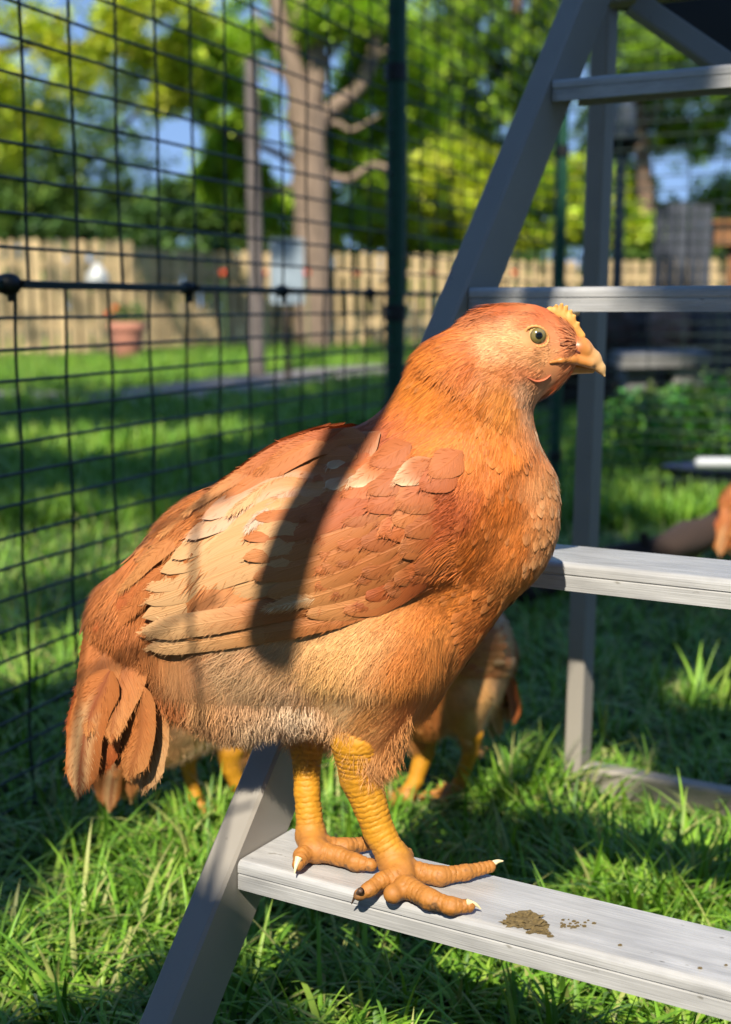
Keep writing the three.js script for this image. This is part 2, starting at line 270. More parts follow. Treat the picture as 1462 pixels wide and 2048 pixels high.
// one vane along c(t) with surface normal n(t): w half width, color(t, u)
function vane(acc, c, n, w, color, { rows = 7, cols = 2, camber = 0.18, tip = 0.22, rag = 0.1, softN = null, fray = 0, ramp = 0.42 } = {}) {
  const base = acc.P.length / 3, p = V(0, 0, 0), q = V(0, 0, 0), T = V(0, 0, 0), S = V(0, 0, 0), N = V(0, 0, 0), r = V(0, 0, 0);
  const uo = rnd(), vo = rnd();
  for (let i = 0; i <= rows; i++) {
    const t = 1 - Math.pow(1 - i / rows, 1.5); c(t, p); c(Math.min(1, t + 0.02), q); c(Math.max(0, t - 0.02), r); T.copy(q).sub(r).normalize(); n(t, N); S.crossVectors(N, T).normalize(); N.crossVectors(T, S);
    const ww = w * profile(t, tip, ramp);
    for (let j = -cols; j <= cols; j++) {
      const u = j / cols, e = Math.abs(j) === cols ? 1 + rag * (rnd() - 0.6) : 1, back = Math.abs(u) * fray * (rnd() - 0.3), a = u * ww * e;
      const x = p.x + S.x * a - N.x * camber * u * u * ww + T.x * (back - Math.abs(u) * ww * 0.25), y = p.y + S.y * a - N.y * camber * u * u * ww + T.y * (back - Math.abs(u) * ww * 0.25), z = p.z + S.z * a - N.z * camber * u * u * ww + T.z * (back - Math.abs(u) * ww * 0.25);
      acc.P.push(x, y, z);
      const k = softN ?? 0, m = camber * 2 * u; acc.N.push(N.x + S.x * m, N.y + S.y * m, N.z + S.z * m);
      const col = color(t, u); acc.C.push(col[0], col[1], col[2]); acc.U.push((u * 0.5 + 0.5), t);
    }
  }
  const m = cols * 2 + 1;
  for (let i = 0; i < rows; i++) for (let j = 0; j < m - 1; j++) { const a = base + i * m + j, b = a + m; acc.I.push(a, b, a + 1, a + 1, b, b + 1); }
}
function strand(acc, p, n, d, len, w, lift, bend, col, tipCol, seg = 3) {
  const S = n.clone().cross(d).normalize(), base = acc.P.length / 3, sb = rr(-bend, bend), nn = n.clone().addScaledVector(S, rr(-0.35, 0.35)).addScaledVector(d, rr(-0.1, 0.25)).normalize();
  for (let i = 0; i <= seg; i++) {
    const t = i / seg, h = lift * len * (t - 0.75 * t * t), s = sb * len * t * t, x = p.x + d.x * len * t + n.x * h + S.x * s, y = p.y + d.y * len * t + n.y * h + S.y * s, z = p.z + d.z * len * t + n.z * h + S.z * s;
    const ww = w * (i === seg ? 0.12 : i === 0 ? 0.8 : 1), k = t;
    const c0 = mix(col[0], tipCol[0], k), c1 = mix(col[1], tipCol[1], k), c2 = mix(col[2], tipCol[2], k);
    for (const q of [-1, 1]) { acc.P.push(x + S.x * ww * q, y + S.y * ww * q, z + S.z * ww * q); acc.N.push(nn.x, nn.y, nn.z); acc.C.push(c0, c1, c2); acc.U.push(q * 0.5 + 0.5, t); }
  }
  for (let i = 0; i < seg; i++) { const a = base + i * 2; acc.I.push(a, a + 2, a + 1, a + 1, a + 2, a + 3); }
}
const HEN_FLOW = [[1090, 640, -.9, -.5], [1060, 625, -1, .0], [1000, 625, -1, .15], [940, 650, -.95, .3], [1030, 680, -1, .1], [1000, 720, -.85, .5], [1060, 745, -.75, .6], [1100, 690, -1, .1], [1070, 785, -.3, 1], [1010, 790, -.45, .9], [930, 760, -.5, .85], [860, 700, -.75, .65], [800, 780, -.75, .65], [1040, 850, -.05, 1], [960, 860, -.3, .95], [860, 850, -.6, .8], [1090, 950, -.1, 1], [1050, 1100, -.45, .9], [950, 1000, -.5, .85], [950, 1200, -.75, .65], [880, 1100, -.8, .6], [700, 870, -.85, .5], [500, 950, -.86, .5], [350, 1050, -.78, .63], [250, 1150, -.5, .87], [200, 1280, -.25, .97], [600, 1100, -.9, .42], [740, 1350, -.35, .95], [860, 1330, -.6, .8], [560, 1280, -.6, .8], [550, 1430, -.35, .95], [380, 1400, -.25, .97], [200, 1400, -.2, 1], [740, 1500, -.1, 1]];
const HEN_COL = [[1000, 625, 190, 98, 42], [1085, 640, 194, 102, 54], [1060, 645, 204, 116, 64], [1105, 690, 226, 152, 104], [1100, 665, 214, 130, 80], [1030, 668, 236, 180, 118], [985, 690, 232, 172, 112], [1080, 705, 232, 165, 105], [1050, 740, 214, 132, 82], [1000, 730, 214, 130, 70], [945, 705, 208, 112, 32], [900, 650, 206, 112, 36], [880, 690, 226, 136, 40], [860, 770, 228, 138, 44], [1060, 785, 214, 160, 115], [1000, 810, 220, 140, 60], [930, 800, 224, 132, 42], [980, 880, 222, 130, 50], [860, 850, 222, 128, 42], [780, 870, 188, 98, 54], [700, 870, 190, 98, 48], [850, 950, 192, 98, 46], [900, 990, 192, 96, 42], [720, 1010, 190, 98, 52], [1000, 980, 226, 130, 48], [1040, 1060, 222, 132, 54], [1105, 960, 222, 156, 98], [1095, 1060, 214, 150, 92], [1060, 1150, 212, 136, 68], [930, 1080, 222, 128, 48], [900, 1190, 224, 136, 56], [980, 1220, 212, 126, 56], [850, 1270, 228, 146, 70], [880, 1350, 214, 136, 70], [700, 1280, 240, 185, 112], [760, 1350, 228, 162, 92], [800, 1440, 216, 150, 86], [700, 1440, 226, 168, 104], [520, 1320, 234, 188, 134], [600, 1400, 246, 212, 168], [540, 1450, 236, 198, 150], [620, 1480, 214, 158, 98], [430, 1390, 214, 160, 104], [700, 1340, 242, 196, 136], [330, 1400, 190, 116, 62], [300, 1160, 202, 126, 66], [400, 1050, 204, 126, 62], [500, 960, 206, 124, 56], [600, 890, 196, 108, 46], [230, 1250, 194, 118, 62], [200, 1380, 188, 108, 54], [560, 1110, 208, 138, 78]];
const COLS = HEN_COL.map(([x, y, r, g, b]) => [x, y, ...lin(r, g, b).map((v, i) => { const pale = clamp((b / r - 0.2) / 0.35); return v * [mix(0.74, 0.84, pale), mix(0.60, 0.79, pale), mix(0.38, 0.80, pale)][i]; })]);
function hensField(list, x, y, soft, pow, n, out) {
  let s = 0; out.fill(0);
  for (const c of list) { const d = (c[0] - x) ** 2 + (c[1] - y) ** 2, w = 1 / Math.pow(d + soft, pow); s += w; for (let i = 0; i < n; i++) out[i] += c[2 + i] * w; }
  for (let i = 0; i < n; i++) out[i] /= s;
  return out;
}
const tmp2 = [0, 0], tmp3 = [0, 0, 0];
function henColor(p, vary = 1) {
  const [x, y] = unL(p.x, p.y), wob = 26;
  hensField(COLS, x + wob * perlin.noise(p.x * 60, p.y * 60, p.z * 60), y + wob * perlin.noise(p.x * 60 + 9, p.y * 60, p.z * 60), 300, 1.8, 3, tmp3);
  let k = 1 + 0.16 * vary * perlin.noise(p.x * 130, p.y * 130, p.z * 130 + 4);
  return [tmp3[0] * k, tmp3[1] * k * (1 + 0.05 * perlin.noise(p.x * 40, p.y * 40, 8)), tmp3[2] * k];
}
function henFlow(p, n, out) { const [x, y] = unL(p.x, p.y); hensField(HEN_FLOW, x, y, 400, 2, 2, tmp2); out.set(tmp2[0], -tmp2[1], 0); out.addScaledVector(n, -out.dot(n)); if (out.lengthSq() < 1e-4) out.set(-0.3, -0.9, 0.2); return out.normalize(); }

const body = new Shape(0.016);
{
  const c = (x0, y0, r0, x1, y1, r1, zs, o0 = 0, o1 = o0) => body.add(L(x0, y0, o0), L(x1, y1, o1), r0 * K, r1 * K, zs);
  c(870, 1030, 172, 545, 1195, 232, 0.74); c(720, 990, 138, 490, 1115, 150, 0.72); c(600, 1280, 182, 480, 1320, 142, 0.74); c(470, 1325, 128, 380, 1320, 102, 0.7);
  c(420, 1145, 138, 292, 1230, 108, 0.68); c(270, 1270, 86, 215, 1400, 40, 0.5);
  c(935, 1005, 172, 1000, 1060, 114, 0.8); c(955, 895, 108, 1000, 980, 114, 0.74); c(940, 1110, 122, 800, 1340, 104, 0.8);
  c(894, 905, 150, 944, 775, 110, 0.64); c(838, 908, 98, 896, 775, 70, 0.6); c(945, 775, 112, 1000, 705, 86, 0.66);
  c(1014, 694, 73, 1062, 694, 73, 0.55); c(1070, 695, 62, 1120, 700, 40, 0.56); c(1040, 745, 46, 1085, 742, 26, 0.6);
  for (const s of [1, -1]) { c(s > 0 ? 745 : 660, 1290, 130, s > 0 ? 742 : 622, 1452, 62, 0.72, 0.026 * s, 0.024 * s); c(850, 1010, 120, 600, 1110, 112, 0.62, 0.026 * s, 0.03 * s); }
}
const frontZ = (x, y) => { let z = 0.12; for (let i = 0; i < 70; i++) { const d = body.at(x, y, z); if (d < 0.0004) return z; z -= Math.max(0.0006, d * 0.8); if (z < -0.02) break; } return null; };
// a smooth cushion for the near wing's long feathers
const wingZ = (px, py) => { let s = 0, w = 0; for (const [dx, dy] of [[0, 0], [22, 0], [-22, 0], [0, 22], [0, -22], [40, 25], [40, -25]]) { const p = L(px + dx, py + dy), z = frontZ(p.x, p.y); if (z !== null) { s += z; w++; } } return w ? s / w : 0.012; };

const hen = thing('hen', 'large orange hen with yellow legs perched on the lowest ladder step', 'hen', FOOT, 'hens in the run');
const inHen = (name, geo, m, parent = hen) => { const o = new THREE.Mesh(geo, m); o.name = name; o.castShadow = o.receiveShadow = true; parent.add(o); return o; };
const skinMat = new THREE.MeshStandardMaterial({ vertexColors: true, roughness: 0.62 });
const barbs = texture(128, 256, (u, v) => { const a = Math.abs(u - 0.5) * 2, s = v * 1.0 - a * 0.42, w = perlin.noise(s * 46, a * 1.5, 1) + 0.6 * perlin.noise(s * 110, a * 3, u > 0.5 ? 7 : 3); const shaft = Math.exp(-((u - 0.5) ** 2) / 0.0003) * (1 - v * 0.6); return 0.86 + 0.13 * w + 0.12 * shaft; });
const barbsHeight = texture(128, 256, (u, v) => { const a = Math.abs(u - 0.5) * 2, s = v - a * 0.42; return 0.4 + 0.22 * perlin.noise(s * 60, a * 1.5, 1) + 0.15 * perlin.noise(s * 120, a * 2, 5) + 0.35 * Math.exp(-((u - 0.5) ** 2) / 0.0006); });
const vaneMat = new THREE.MeshPhysicalMaterial({ vertexColors: true, map: barbs, bumpMap: barbsHeight, bumpScale: 0.0004, roughness: 0.66, sheen: 0.25, sheenRoughness: 0.5, sheenColor: new THREE.Color(1, 0.8, 0.55), side: THREE.DoubleSide });
const downMat = new THREE.MeshPhysicalMaterial({ vertexColors: true, roughness: 0.7, sheen: 0.3, sheenRoughness: 0.5, sheenColor: new THREE.Color(1, 0.8, 0.55), side: THREE.DoubleSide });
{
  // --- legs: shank, pad and toes as one shape each, joined to the body's mesh
  const yellow = lin(202, 138, 24), toe = lin(176, 114, 46), dirt = lin(104, 76, 48), dark = lin(74, 52, 36);
  const Z = (px, py, h) => onLevel(px, py, T1 + h).sub(FOOT);          // a point h above the tread
  const legColor = (p) => {
    const h = p.y, n = fbm(p.x * 260, p.y * 260, p.z * 260, 3), k = smooth(h, 0.012, 0.03), c = [0, 1, 2].map((i) => mix(toe[i], yellow[i], k) * (1 + 0.35 * n));
    const m = smooth(n + 0.6 * perlin.noise(p.x * 90, p.y * 90, p.z * 90) - h * 55, -0.30, 0.22) * 0.85; return c.map((v, i) => mix(v, dirt[i], m) * 0.9);
  };
  const G = 0.00085, legs = [];
  const near = new Shape(0.003), far = new Shape(0.003), claws = [];
  const chain = (s, pts, groove) => { let run = 0; for (let i = 0; i + 1 < pts.length; i++) { const [a, ra] = pts[i], [b, rb] = pts[i + 1]; s.add(a, b, ra * K, rb * K, 1, groove ? G : 0, run); run += a.distanceTo(b); } };
  const claw = (base, tip, r, c) => claws.push([base, tip, r, c]);
  {
    const ank = Z(790, 1722, 0.012), top = L(722, 1530, 0.022), mid = L(757, 1630, 0.02), knee = L(716, 1455, 0.024);
    mid.z = mix(top.z, ank.z, 0.45);
    chain(near, [[knee, 56], [top, 41], [mid, 30], [ank, 32]], true);
    chain(near, [[ank, 36], [Z(800, 1752, 0.007), 32]], false);
    near.add(Z(786, 1788, 0.0058), Z(800, 1780, 0.006), 19 * K, 18 * K);
    const a = [Z(812, 1740, 0.0075), Z(880, 1752, 0.0062), Z(930, 1745, 0.0062), Z(980, 1733, 0.0066)];
    chain(near, a.map((p, i) => [p, [22, 18, 14.5, 11.5][i]]), true); claw(a[3], Z(1006, 1722, 0.0080), 10, 1);
    const b = [Z(812, 1772, 0.0075), Z(858, 1798, 0.0062), Z(902, 1812, 0.0056), Z(938, 1812, 0.0052)];
    chain(near, b.map((p, i) => [p, [22, 18.5, 15.5, 11.5][i]]), true); claw(b[3].clone().add(V(0, 0.002, 0.001)), Z(962, 1818, 0.0025), 7, 1);
    const c = [Z(790, 1752, 0.009), Z(762, 1762, 0.0082), Z(740, 1778, 0.006), Z(718, 1790, 0.0035)];
    chain(near, c.map((p, i) => [p, [20, 15, 13, 11][i]]), true); claw(c[3].clone().add(V(0, 0.002, 0.002)), Z(703, 1808, -0.005), 7, 0);
    chain(near, [[Z(806, 1735, 0.012), 16], [Z(816, 1712, 0.011), 10], [Z(818, 1702, 0.012), 7]], false);
  }
  {
    const ank = Z(622, 1672, 0.012), top = L(610, 1520, -0.022), mid = L(612, 1600, -0.024), knee = L(626, 1450, -0.024);
    mid.z = mix(top.z, ank.z, 0.5);
    chain(far, [[knee, 54], [top, 33], [mid, 26], [ank, 30]], true);
    chain(far, [[ank, 33], [Z(628, 1700, 0.008), 28]], false);
    const a = [Z(620, 1696, 0.009), Z(604, 1712, 0.0078), Z(596, 1730, 0.0062)];
    chain(far, a.map((p, i) => [p, [21, 16, 12][i]]), true); claw(a[2].clone().add(V(0, 0.003, 0.001)), Z(589, 1747, 0.003), 8, 1);
    const b = [Z(640, 1702, 0.008), Z(678, 1712, 0.0066), Z(710, 1724, 0.0062), Z(742, 1730, 0.0056)];
    chain(far, b.map((p, i) => [p, [22, 18, 16, 12.5][i]]), true); claw(b[3], Z(762, 1733, 0.004), 8, 1);
    const c = [Z(640, 1690, 0.008), Z(690, 1694, 0.0066), Z(740, 1686, 0.006)];
    chain(far, c.map((p, i) => [p, [20, 17, 14][i]]), true); claw(c[2], Z(757, 1682, 0.004), 8, 1);
  }
  legs.push(skin(near, 0.0008, legColor), skin(far, 0.0008, legColor));
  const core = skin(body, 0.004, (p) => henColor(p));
  const all = mergeGeometries([core, ...legs]);
  inHen('body', all, skinMat);
  const clawPale = new THREE.MeshPhysicalMaterial({ color: srgb(226, 208, 160), roughness: 0.35, clearcoat: 0.3 }), clawDark = new THREE.MeshPhysicalMaterial({ color: srgb(92, 70, 54), roughness: 0.4, clearcoat: 0.3 });
  for (const [a, b, r, pale] of claws) { const d = b.clone().sub(a), m = a.clone().lerp(b, 0.55).add(V(0, 0.0012, 0)); inHen('claw', tube([a.clone().addScaledVector(d, -0.25), m, b], (t) => r * K * (1 - 0.86 * t), 10, 9), pale ? clawPale : clawDark); }
}
{
  // --- beak, comb, eye
  const beakCol = (p) => { const [x, y] = unL(p.x, p.y), tip = smooth(x, 1165, 1205), cere = smooth(x, 1172, 1140) * smooth(y, 716, 700), o = lin(222, 142, 66), pale = lin(240, 196, 136), red = lin(208, 116, 74), n = 1 + 0.15 * fbm(p.x * 300, p.y * 300, p.z * 300); return [0, 1, 2].map((i) => mix(mix(o[i], pale[i], tip * 0.8), red[i], cere) * n * 0.74); };
  const up = new Shape(0.0025), c = (s, x0, y0, r0, x1, y1, r1, zs) => s.add(L(x0, y0), L(x1, y1), r0 * K, r1 * K, zs);
  c(up, 1118, 694, 36, 1158, 702, 27, 0.72); c(up, 1158, 702, 27, 1184, 719, 18, 0.72); c(up, 1184, 719, 18, 1201, 736, 9, 0.75); c(up, 1201, 736, 9, 1209, 752, 2.6, 0.8); c(up, 1120, 716, 10, 1170, 724, 10, 1.0);
  const fz = (x, y) => { const q = L(x, y); return (frontZ(q.x, q.y) ?? 0.006) + 0.0002; };
  for (const s of [1, -1]) { up.add(L(1094, 723, fz(1094, 723) * s), L(1118, 719, fz(1118, 719) * s), 2.8 * K, 5 * K, 0.9); up.add(L(1118, 719, fz(1118, 719) * s), L(1140, 718, 0.0076 * s), 5 * K, 8 * K, 0.9); up.add(L(1140, 718, 0.0072 * s), L(1178, 727, 0.0038 * s), 8 * K, 8 * K, 0.9); up.add(L(1158, 695, 0.0048 * s), L(1170, 699, 0.0042 * s), 9 * K, 7 * K, 0.6); }
  inHen('upper_beak', skin(up, 0.0006, beakCol), new THREE.MeshPhysicalMaterial({ vertexColors: true, roughness: 0.42, clearcoat: 0.2, clearcoatRoughness: 0.35 }));
  const low = new Shape(0.002); c(low, 1090, 732, 14, 1140, 737, 12, 0.95); c(low, 1140, 737, 12, 1184, 741, 6, 0.8);
  inHen('lower_beak', skin(low, 0.0006, (p) => lin(226, 154, 70).map((v) => v * (0.78 + 0.15 * fbm(p.x * 200, p.y * 200, 4)))), new THREE.MeshPhysicalMaterial({ vertexColors: true, roughness: 0.38, clearcoat: 0.3 }));
  const nost = new THREE.SphereGeometry(1, 12, 8).scale(7 * K, 3 * K, 3 * K).rotateZ(-0.5); for (const s of [1, -1]) { const p = L(1152, 703, 0.0062 * s); inHen('nostril', nost.clone().translate(p.x, p.y, p.z), std(srgb(96, 44, 26), 0.7)); }
  const comb = new Shape(0.0016); c(comb, 1100, 622, 9, 1138, 640, 10, 0.7); c(comb, 1138, 640, 10, 1162, 672, 9, 0.7);
  for (const [x0, y0, x1, y1, r] of [[1112, 628, 1112, 611, 6], [1120, 628, 1123, 609, 6.5], [1128, 632, 1133, 613, 6], [1136, 640, 1142, 622, 6], [1142, 648, 1149, 632, 5.5], [1148, 658, 1157, 646, 5]]) for (const o of [0.0007]) comb.add(L(x0, y0, -o), L(x1, y1, o), (r + 1) * K, r * 0.55 * K, 0.9);
  inHen('comb', skin(comb, 0.0006, (p) => lin(220, 158, 76).map((v) => v * (0.9 + 0.3 * fbm(p.x * 400, p.y * 400, p.z * 400)))), new THREE.MeshStandardMaterial({ vertexColors: true, roughness: 0.6 }));
  // eyes: the ball's colours by the angle from its axis
  for (const s of [1, -1]) {
    const p = L(1067, 671); p.z = s * (frontZ(p.x, p.y) - 0.0040);
    const R = 21 * K, g = new THREE.SphereGeometry(R, 48, 40).rotateX(Math.PI / 2 * s), a = g.attributes.position, C = [];
    const ax = V(0.16, 0.05, s).normalize(), iris = lin(126, 112, 64), rim = lin(84, 70, 34), black = [0.004, 0.004, 0.004], white = lin(200, 170, 110);
    for (let i = 0; i < a.count; i++) { const q = V(a.getX(i), a.getY(i), a.getZ(i)).normalize().dot(ax), d = Math.acos(clamp(q, -1, 1)), n = 1 + 0.18 * perlin.noise(a.getX(i) * 3000, a.getY(i) * 3000, 2); const col = d < 0.33 ? black : d < 0.39 ? mix3(black, iris, (d - 0.33) / 0.06) : d < 0.84 ? iris.map((v, k) => mix(v * n, rim[k], smooth(d, 0.66, 0.84))) : mix3(rim, white, smooth(d, 0.84, 0.9)); C.push(...col); }
    g.setAttribute('color', new THREE.Float32BufferAttribute(C, 3));
    inHen('eye', g.translate(p.x, p.y, p.z), new THREE.MeshPhysicalMaterial({ vertexColors: true, roughness: 0.16, clearcoat: 1, clearcoatRoughness: 0.03 }));
    const lid = []; for (let i = 0; i < 22; i++) { const t = i / 22 * 2 * Math.PI, rx = 23 * K, ry = 19.5 * K; lid.push(V(p.x + Math.cos(t) * rx - Math.sin(t) * ry * 0.1, p.y + Math.sin(t) * ry - 0.0002 - Math.cos(t) * 0.0009, p.z + s * (R * 0.60 - 0.0016 * Math.cos(t) ** 2 - 0.0008 * Math.cos(t)))); }
    inHen('eyelid', tube(lid, (t) => (3.0 + 0.8 * Math.sin(t * 120)) * K, 120, 8, true), std(srgb(212, 150, 84), 0.65));
  }
  // pink fold of the young wattle
  for (const s of [1, -1]) { const pts = [[1048, 752], [1066, 760], [1084, 757], [1096, 748]].map(([x, y]) => { const q = L(x, y), z = frontZ(q.x, q.y) ?? 0.004; q.z = s * (z + 0.0003); return q; }); inHen('wattle', tube(pts, (t) => (1 + 1.2 * Math.sin(t * Math.PI)) * K, 18, 8), std(srgb(200, 108, 70), 0.7)); }
}
function mix3(a, b, t) { return [mix(a[0], b[0], t), mix(a[1], b[1], t), mix(a[2], b[2], t)]; }
// --- plumage
const tintOf = (c, k, h = 0) => [c[0] * k, c[1] * k * (1 + h), c[2] * k * (1 + 2 * h)];
{
  const g = skin(body, 0.006, () => [1, 1, 1]), P = g.attributes.position, I = g.index.array, tri = [], cum = []; let sum = 0;
  const a = V(0, 0, 0), b = V(0, 0, 0), c = V(0, 0, 0);
  for (let i = 0; i < I.length; i += 3) { a.fromBufferAttribute(P, I[i]); b.fromBufferAttribute(P, I[i + 1]); c.fromBufferAttribute(P, I[i + 2]); sum += b.clone().sub(a).cross(c.clone().sub(a)).length() / 2; cum.push(sum); tri.push(i); }
  const down = new Acc(), plumes = new Acc(), p = V(0, 0, 0), n = V(0, 0, 0), d = V(0, 0, 0);
  const pick = () => { const r = rnd() * sum; let lo = 0, hi = cum.length - 1; while (lo < hi) { const m = (lo + hi) >> 1; cum[m] < r ? lo = m + 1 : hi = m; } const i = tri[lo]; let u = rnd(), v = rnd(); if (u + v > 1) { u = 1 - u; v = 1 - v; } a.fromBufferAttribute(P, I[i]); b.fromBufferAttribute(P, I[i + 1]); c.fromBufferAttribute(P, I[i + 2]); p.copy(a).addScaledVector(b.clone().sub(a), u).addScaledVector(c.clone().sub(a), v); };
  const inHead = (x, y) => smooth(Math.hypot(x - 1045, (y - 695)), 118, 78);
  const wing = (x, y) => { const u = (x - 900) * -0.88 + (y - 1000) * 0.47, v = (x - 900) * 0.47 + (y - 1000) * 0.88; return smooth(u, -40, 40) * smooth(u, 660, 610) * smooth(v, -150 - 0.2 * u, -100 - 0.2 * u) * smooth(v, 110 - u * 0.02, 60); };
  const fluffy = (x, y) => clamp(smooth(y, 1190, 1290) * smooth(x, 960, 860) * smooth(x, 260, 330) + smooth(y, 1400, 1460));
  const backy = (x, y) => smooth((x - 760) * 0.5 + (y - 800), 240, 120) * smooth(x, 790, 700) + smooth(x, 330, 260) * smooth(y, 1420, 1330);
  const normalAt = (q) => body.normal(q);
  // feathers of the breast, shoulders, back and tail cover: vanes laid like shingles along the flow
  const N_V = 6500, hugP = V(0, 0, 0);
  for (let i = 0; i < N_V; i++) {
    pick(); n.copy(normalAt(p)); const [x, y] = unL(p.x, p.y);
    if (p.z < -0.01 && rnd() < 0.45) continue;
    const h = inHead(x, y), w = wing(x, y), f = fluffy(x, y), bk = clamp(backy(x, y)), neck = smooth(y, 900, 830) * (1 - h) * smooth(x, 780, 830);
    if (h > 0.15 || rnd() < Math.max( f * 0.97, neck * 0.9, w > 0.5 ? 1 : bk > 0.5 ? 0 : x > 1060 && y > 880 ? 0.45 : 0.86)) continue;
    henFlow(p, n, d);
    const S = n.clone().cross(d), turn = rr(-0.16, 0.16); d.addScaledVector(S, turn).normalize();
    const len = (bk > 0.5 ? rr(85, 135) : w > 0.5 ? rr(70, 100) : neck > 0.5 ? rr(50, 70) : rr(48, 74)) * K, wd = len * (bk > 0.5 ? rr(0.1, 0.15) : neck > 0.5 ? 0.13 : w > 0.5 ? rr(0.25, 0.31) : rr(0.2, 0.27));
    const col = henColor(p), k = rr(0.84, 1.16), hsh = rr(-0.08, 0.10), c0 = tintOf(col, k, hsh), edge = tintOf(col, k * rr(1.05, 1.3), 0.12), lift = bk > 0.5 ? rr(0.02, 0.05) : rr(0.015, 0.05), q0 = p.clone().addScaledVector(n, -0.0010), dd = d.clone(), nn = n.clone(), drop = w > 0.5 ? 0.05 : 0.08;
    const e = { t: 0 };
    vane(plumes, (t, o) => { o.copy(q0).addScaledVector(dd, len * t); const g0 = body.at(o.x, o.y, o.z); o.addScaledVector(nn, -(g0 - (-0.0008 + 0.0016 * t + lift * len * t * 0.6))); }, (t, o) => { hugP.copy(q0).addScaledVector(dd, len * t); o.copy(body.normal(hugP, 0.003)).addScaledVector(dd, 0.06); }, wd, (t, u) => mix3(c0, edge, clamp(smooth(t, 0.65, 1) * 0.7 + u * u * 0.35)), { rows: 7, cols: 1, camber: 0.14, tip: bk > 0.5 ? 0.5 : 0.36, rag: 0.12, fray: wd * 0.12 });
  }
  // hair-like ends: short on the head, long on the hackle, loose fluff on belly and thighs, and loose barbs over the vanes
  const N_S = 300000;
  for (let i = 0; i < N_S; i++) {
    pick(); const [x, y] = unL(p.x, p.y), far = p.z < -0.012;
    if (far && rnd() < 0.5) continue;
    const h = inHead(x, y), f = fluffy(x, y), w = wing(x, y), bk = clamp(backy(x, y)), neck = smooth(y, 930, 850) * (1 - h) * smooth(x, 760, 820);
    const keep = Math.max(h, neck * 0.9, f * 0.8, 0.75 * (1 - w * 0.97)); if (rnd() > keep) continue;
    if (h > 0.4) { const e = Math.hypot((x - 1067) / 26, (y - 671) / 23); if (e < 1) continue; if (x > 1098 && y < 672 - (x - 1100) * 0.0 && x - 1098 > (y - 610) * 1.2) continue; if (x > (y > 690 ? 1114 : 1122)) continue; if (x > 1092 && y > 716) continue; }
    n.copy(normalAt(p)); henFlow(p, n, d);
    const S = n.clone().cross(d); d.addScaledVector(S, rr(-0.2, 0.2)).normalize();
    const col = henColor(p, 1.4), k = f > 0.5 ? rr(0.88, 1.14) : rr(0.76, 1.2), c0 = tintOf(col, k * 0.95, rr(-0.06, 0.04)), tip = tintOf(col, k * rr(1.0, 1.3), rr(0, 0.14));
    let len, wd, lift, bend;
    if (h > 0.5) { len = (rr(9, 17) + 16 * smooth(x, 1010, 950)) * (x > 1080 ? 0.6 : 1); wd = rr(0.5, 1.0); lift = 0.2; bend = 0.2; }
    else if (neck > 0.5) { len = rr(28, 54); wd = rr(0.6, 1.3); lift = 0.15; bend = 0.16; }
    else if (f > 0.5) { len = rr(36, 88); wd = rr(0.24, 0.5); lift = 0.08; bend = 0.36; }
    else { len = rr(22, 44) * (bk > 0.5 ? 1.6 : 1); wd = rr(0.45, 1.0); lift = 0.11; bend = 0.2; }
    strand(down, p, n, d, len * K, wd * K, lift, bend, c0, tip, f > 0.5 ? 3 : 2);
  }
  // loose tufts that hang free below the belly, thighs and vent
  for (let i = 0; i < 11000; i++) {
    const x = rnd() < 0.12 ? rr(690, 820) : rr(290, 800), p0 = L(x, 0), s = rr(-0.032, 0.040);
    let yy = null; for (let y = 1620; y > 1380; y -= 6) { const q = L(x, y, s); if (body.at(q.x, q.y, q.z) < 0.004) { yy = y; break; } }
    if (yy === null) continue; const q = L(x, yy - 8, s), nn = body.normal(q); d.set(rr(-0.35, 0.15), -1, rr(-0.2, 0.2)).normalize();
    const col = henColor(q, 1.4), k = rr(0.88, 1.14); strand(down, q, V(d.y * 0 + rr(-0.3, 0.3), 0.15, 1).normalize(), d, rr(14, 42) * K, rr(0.22, 0.48) * K, 0.2, 0.45, tintOf(col, k * 0.95), tintOf(col, k * 1.08, 0.03), 3);
  }
  const o1 = inHen('plumage', plumes.geometry(), vaneMat), o2 = inHen('down', down.geometry(), downMat); o1.userData.kind = o2.userData.kind = 'stuff';
}
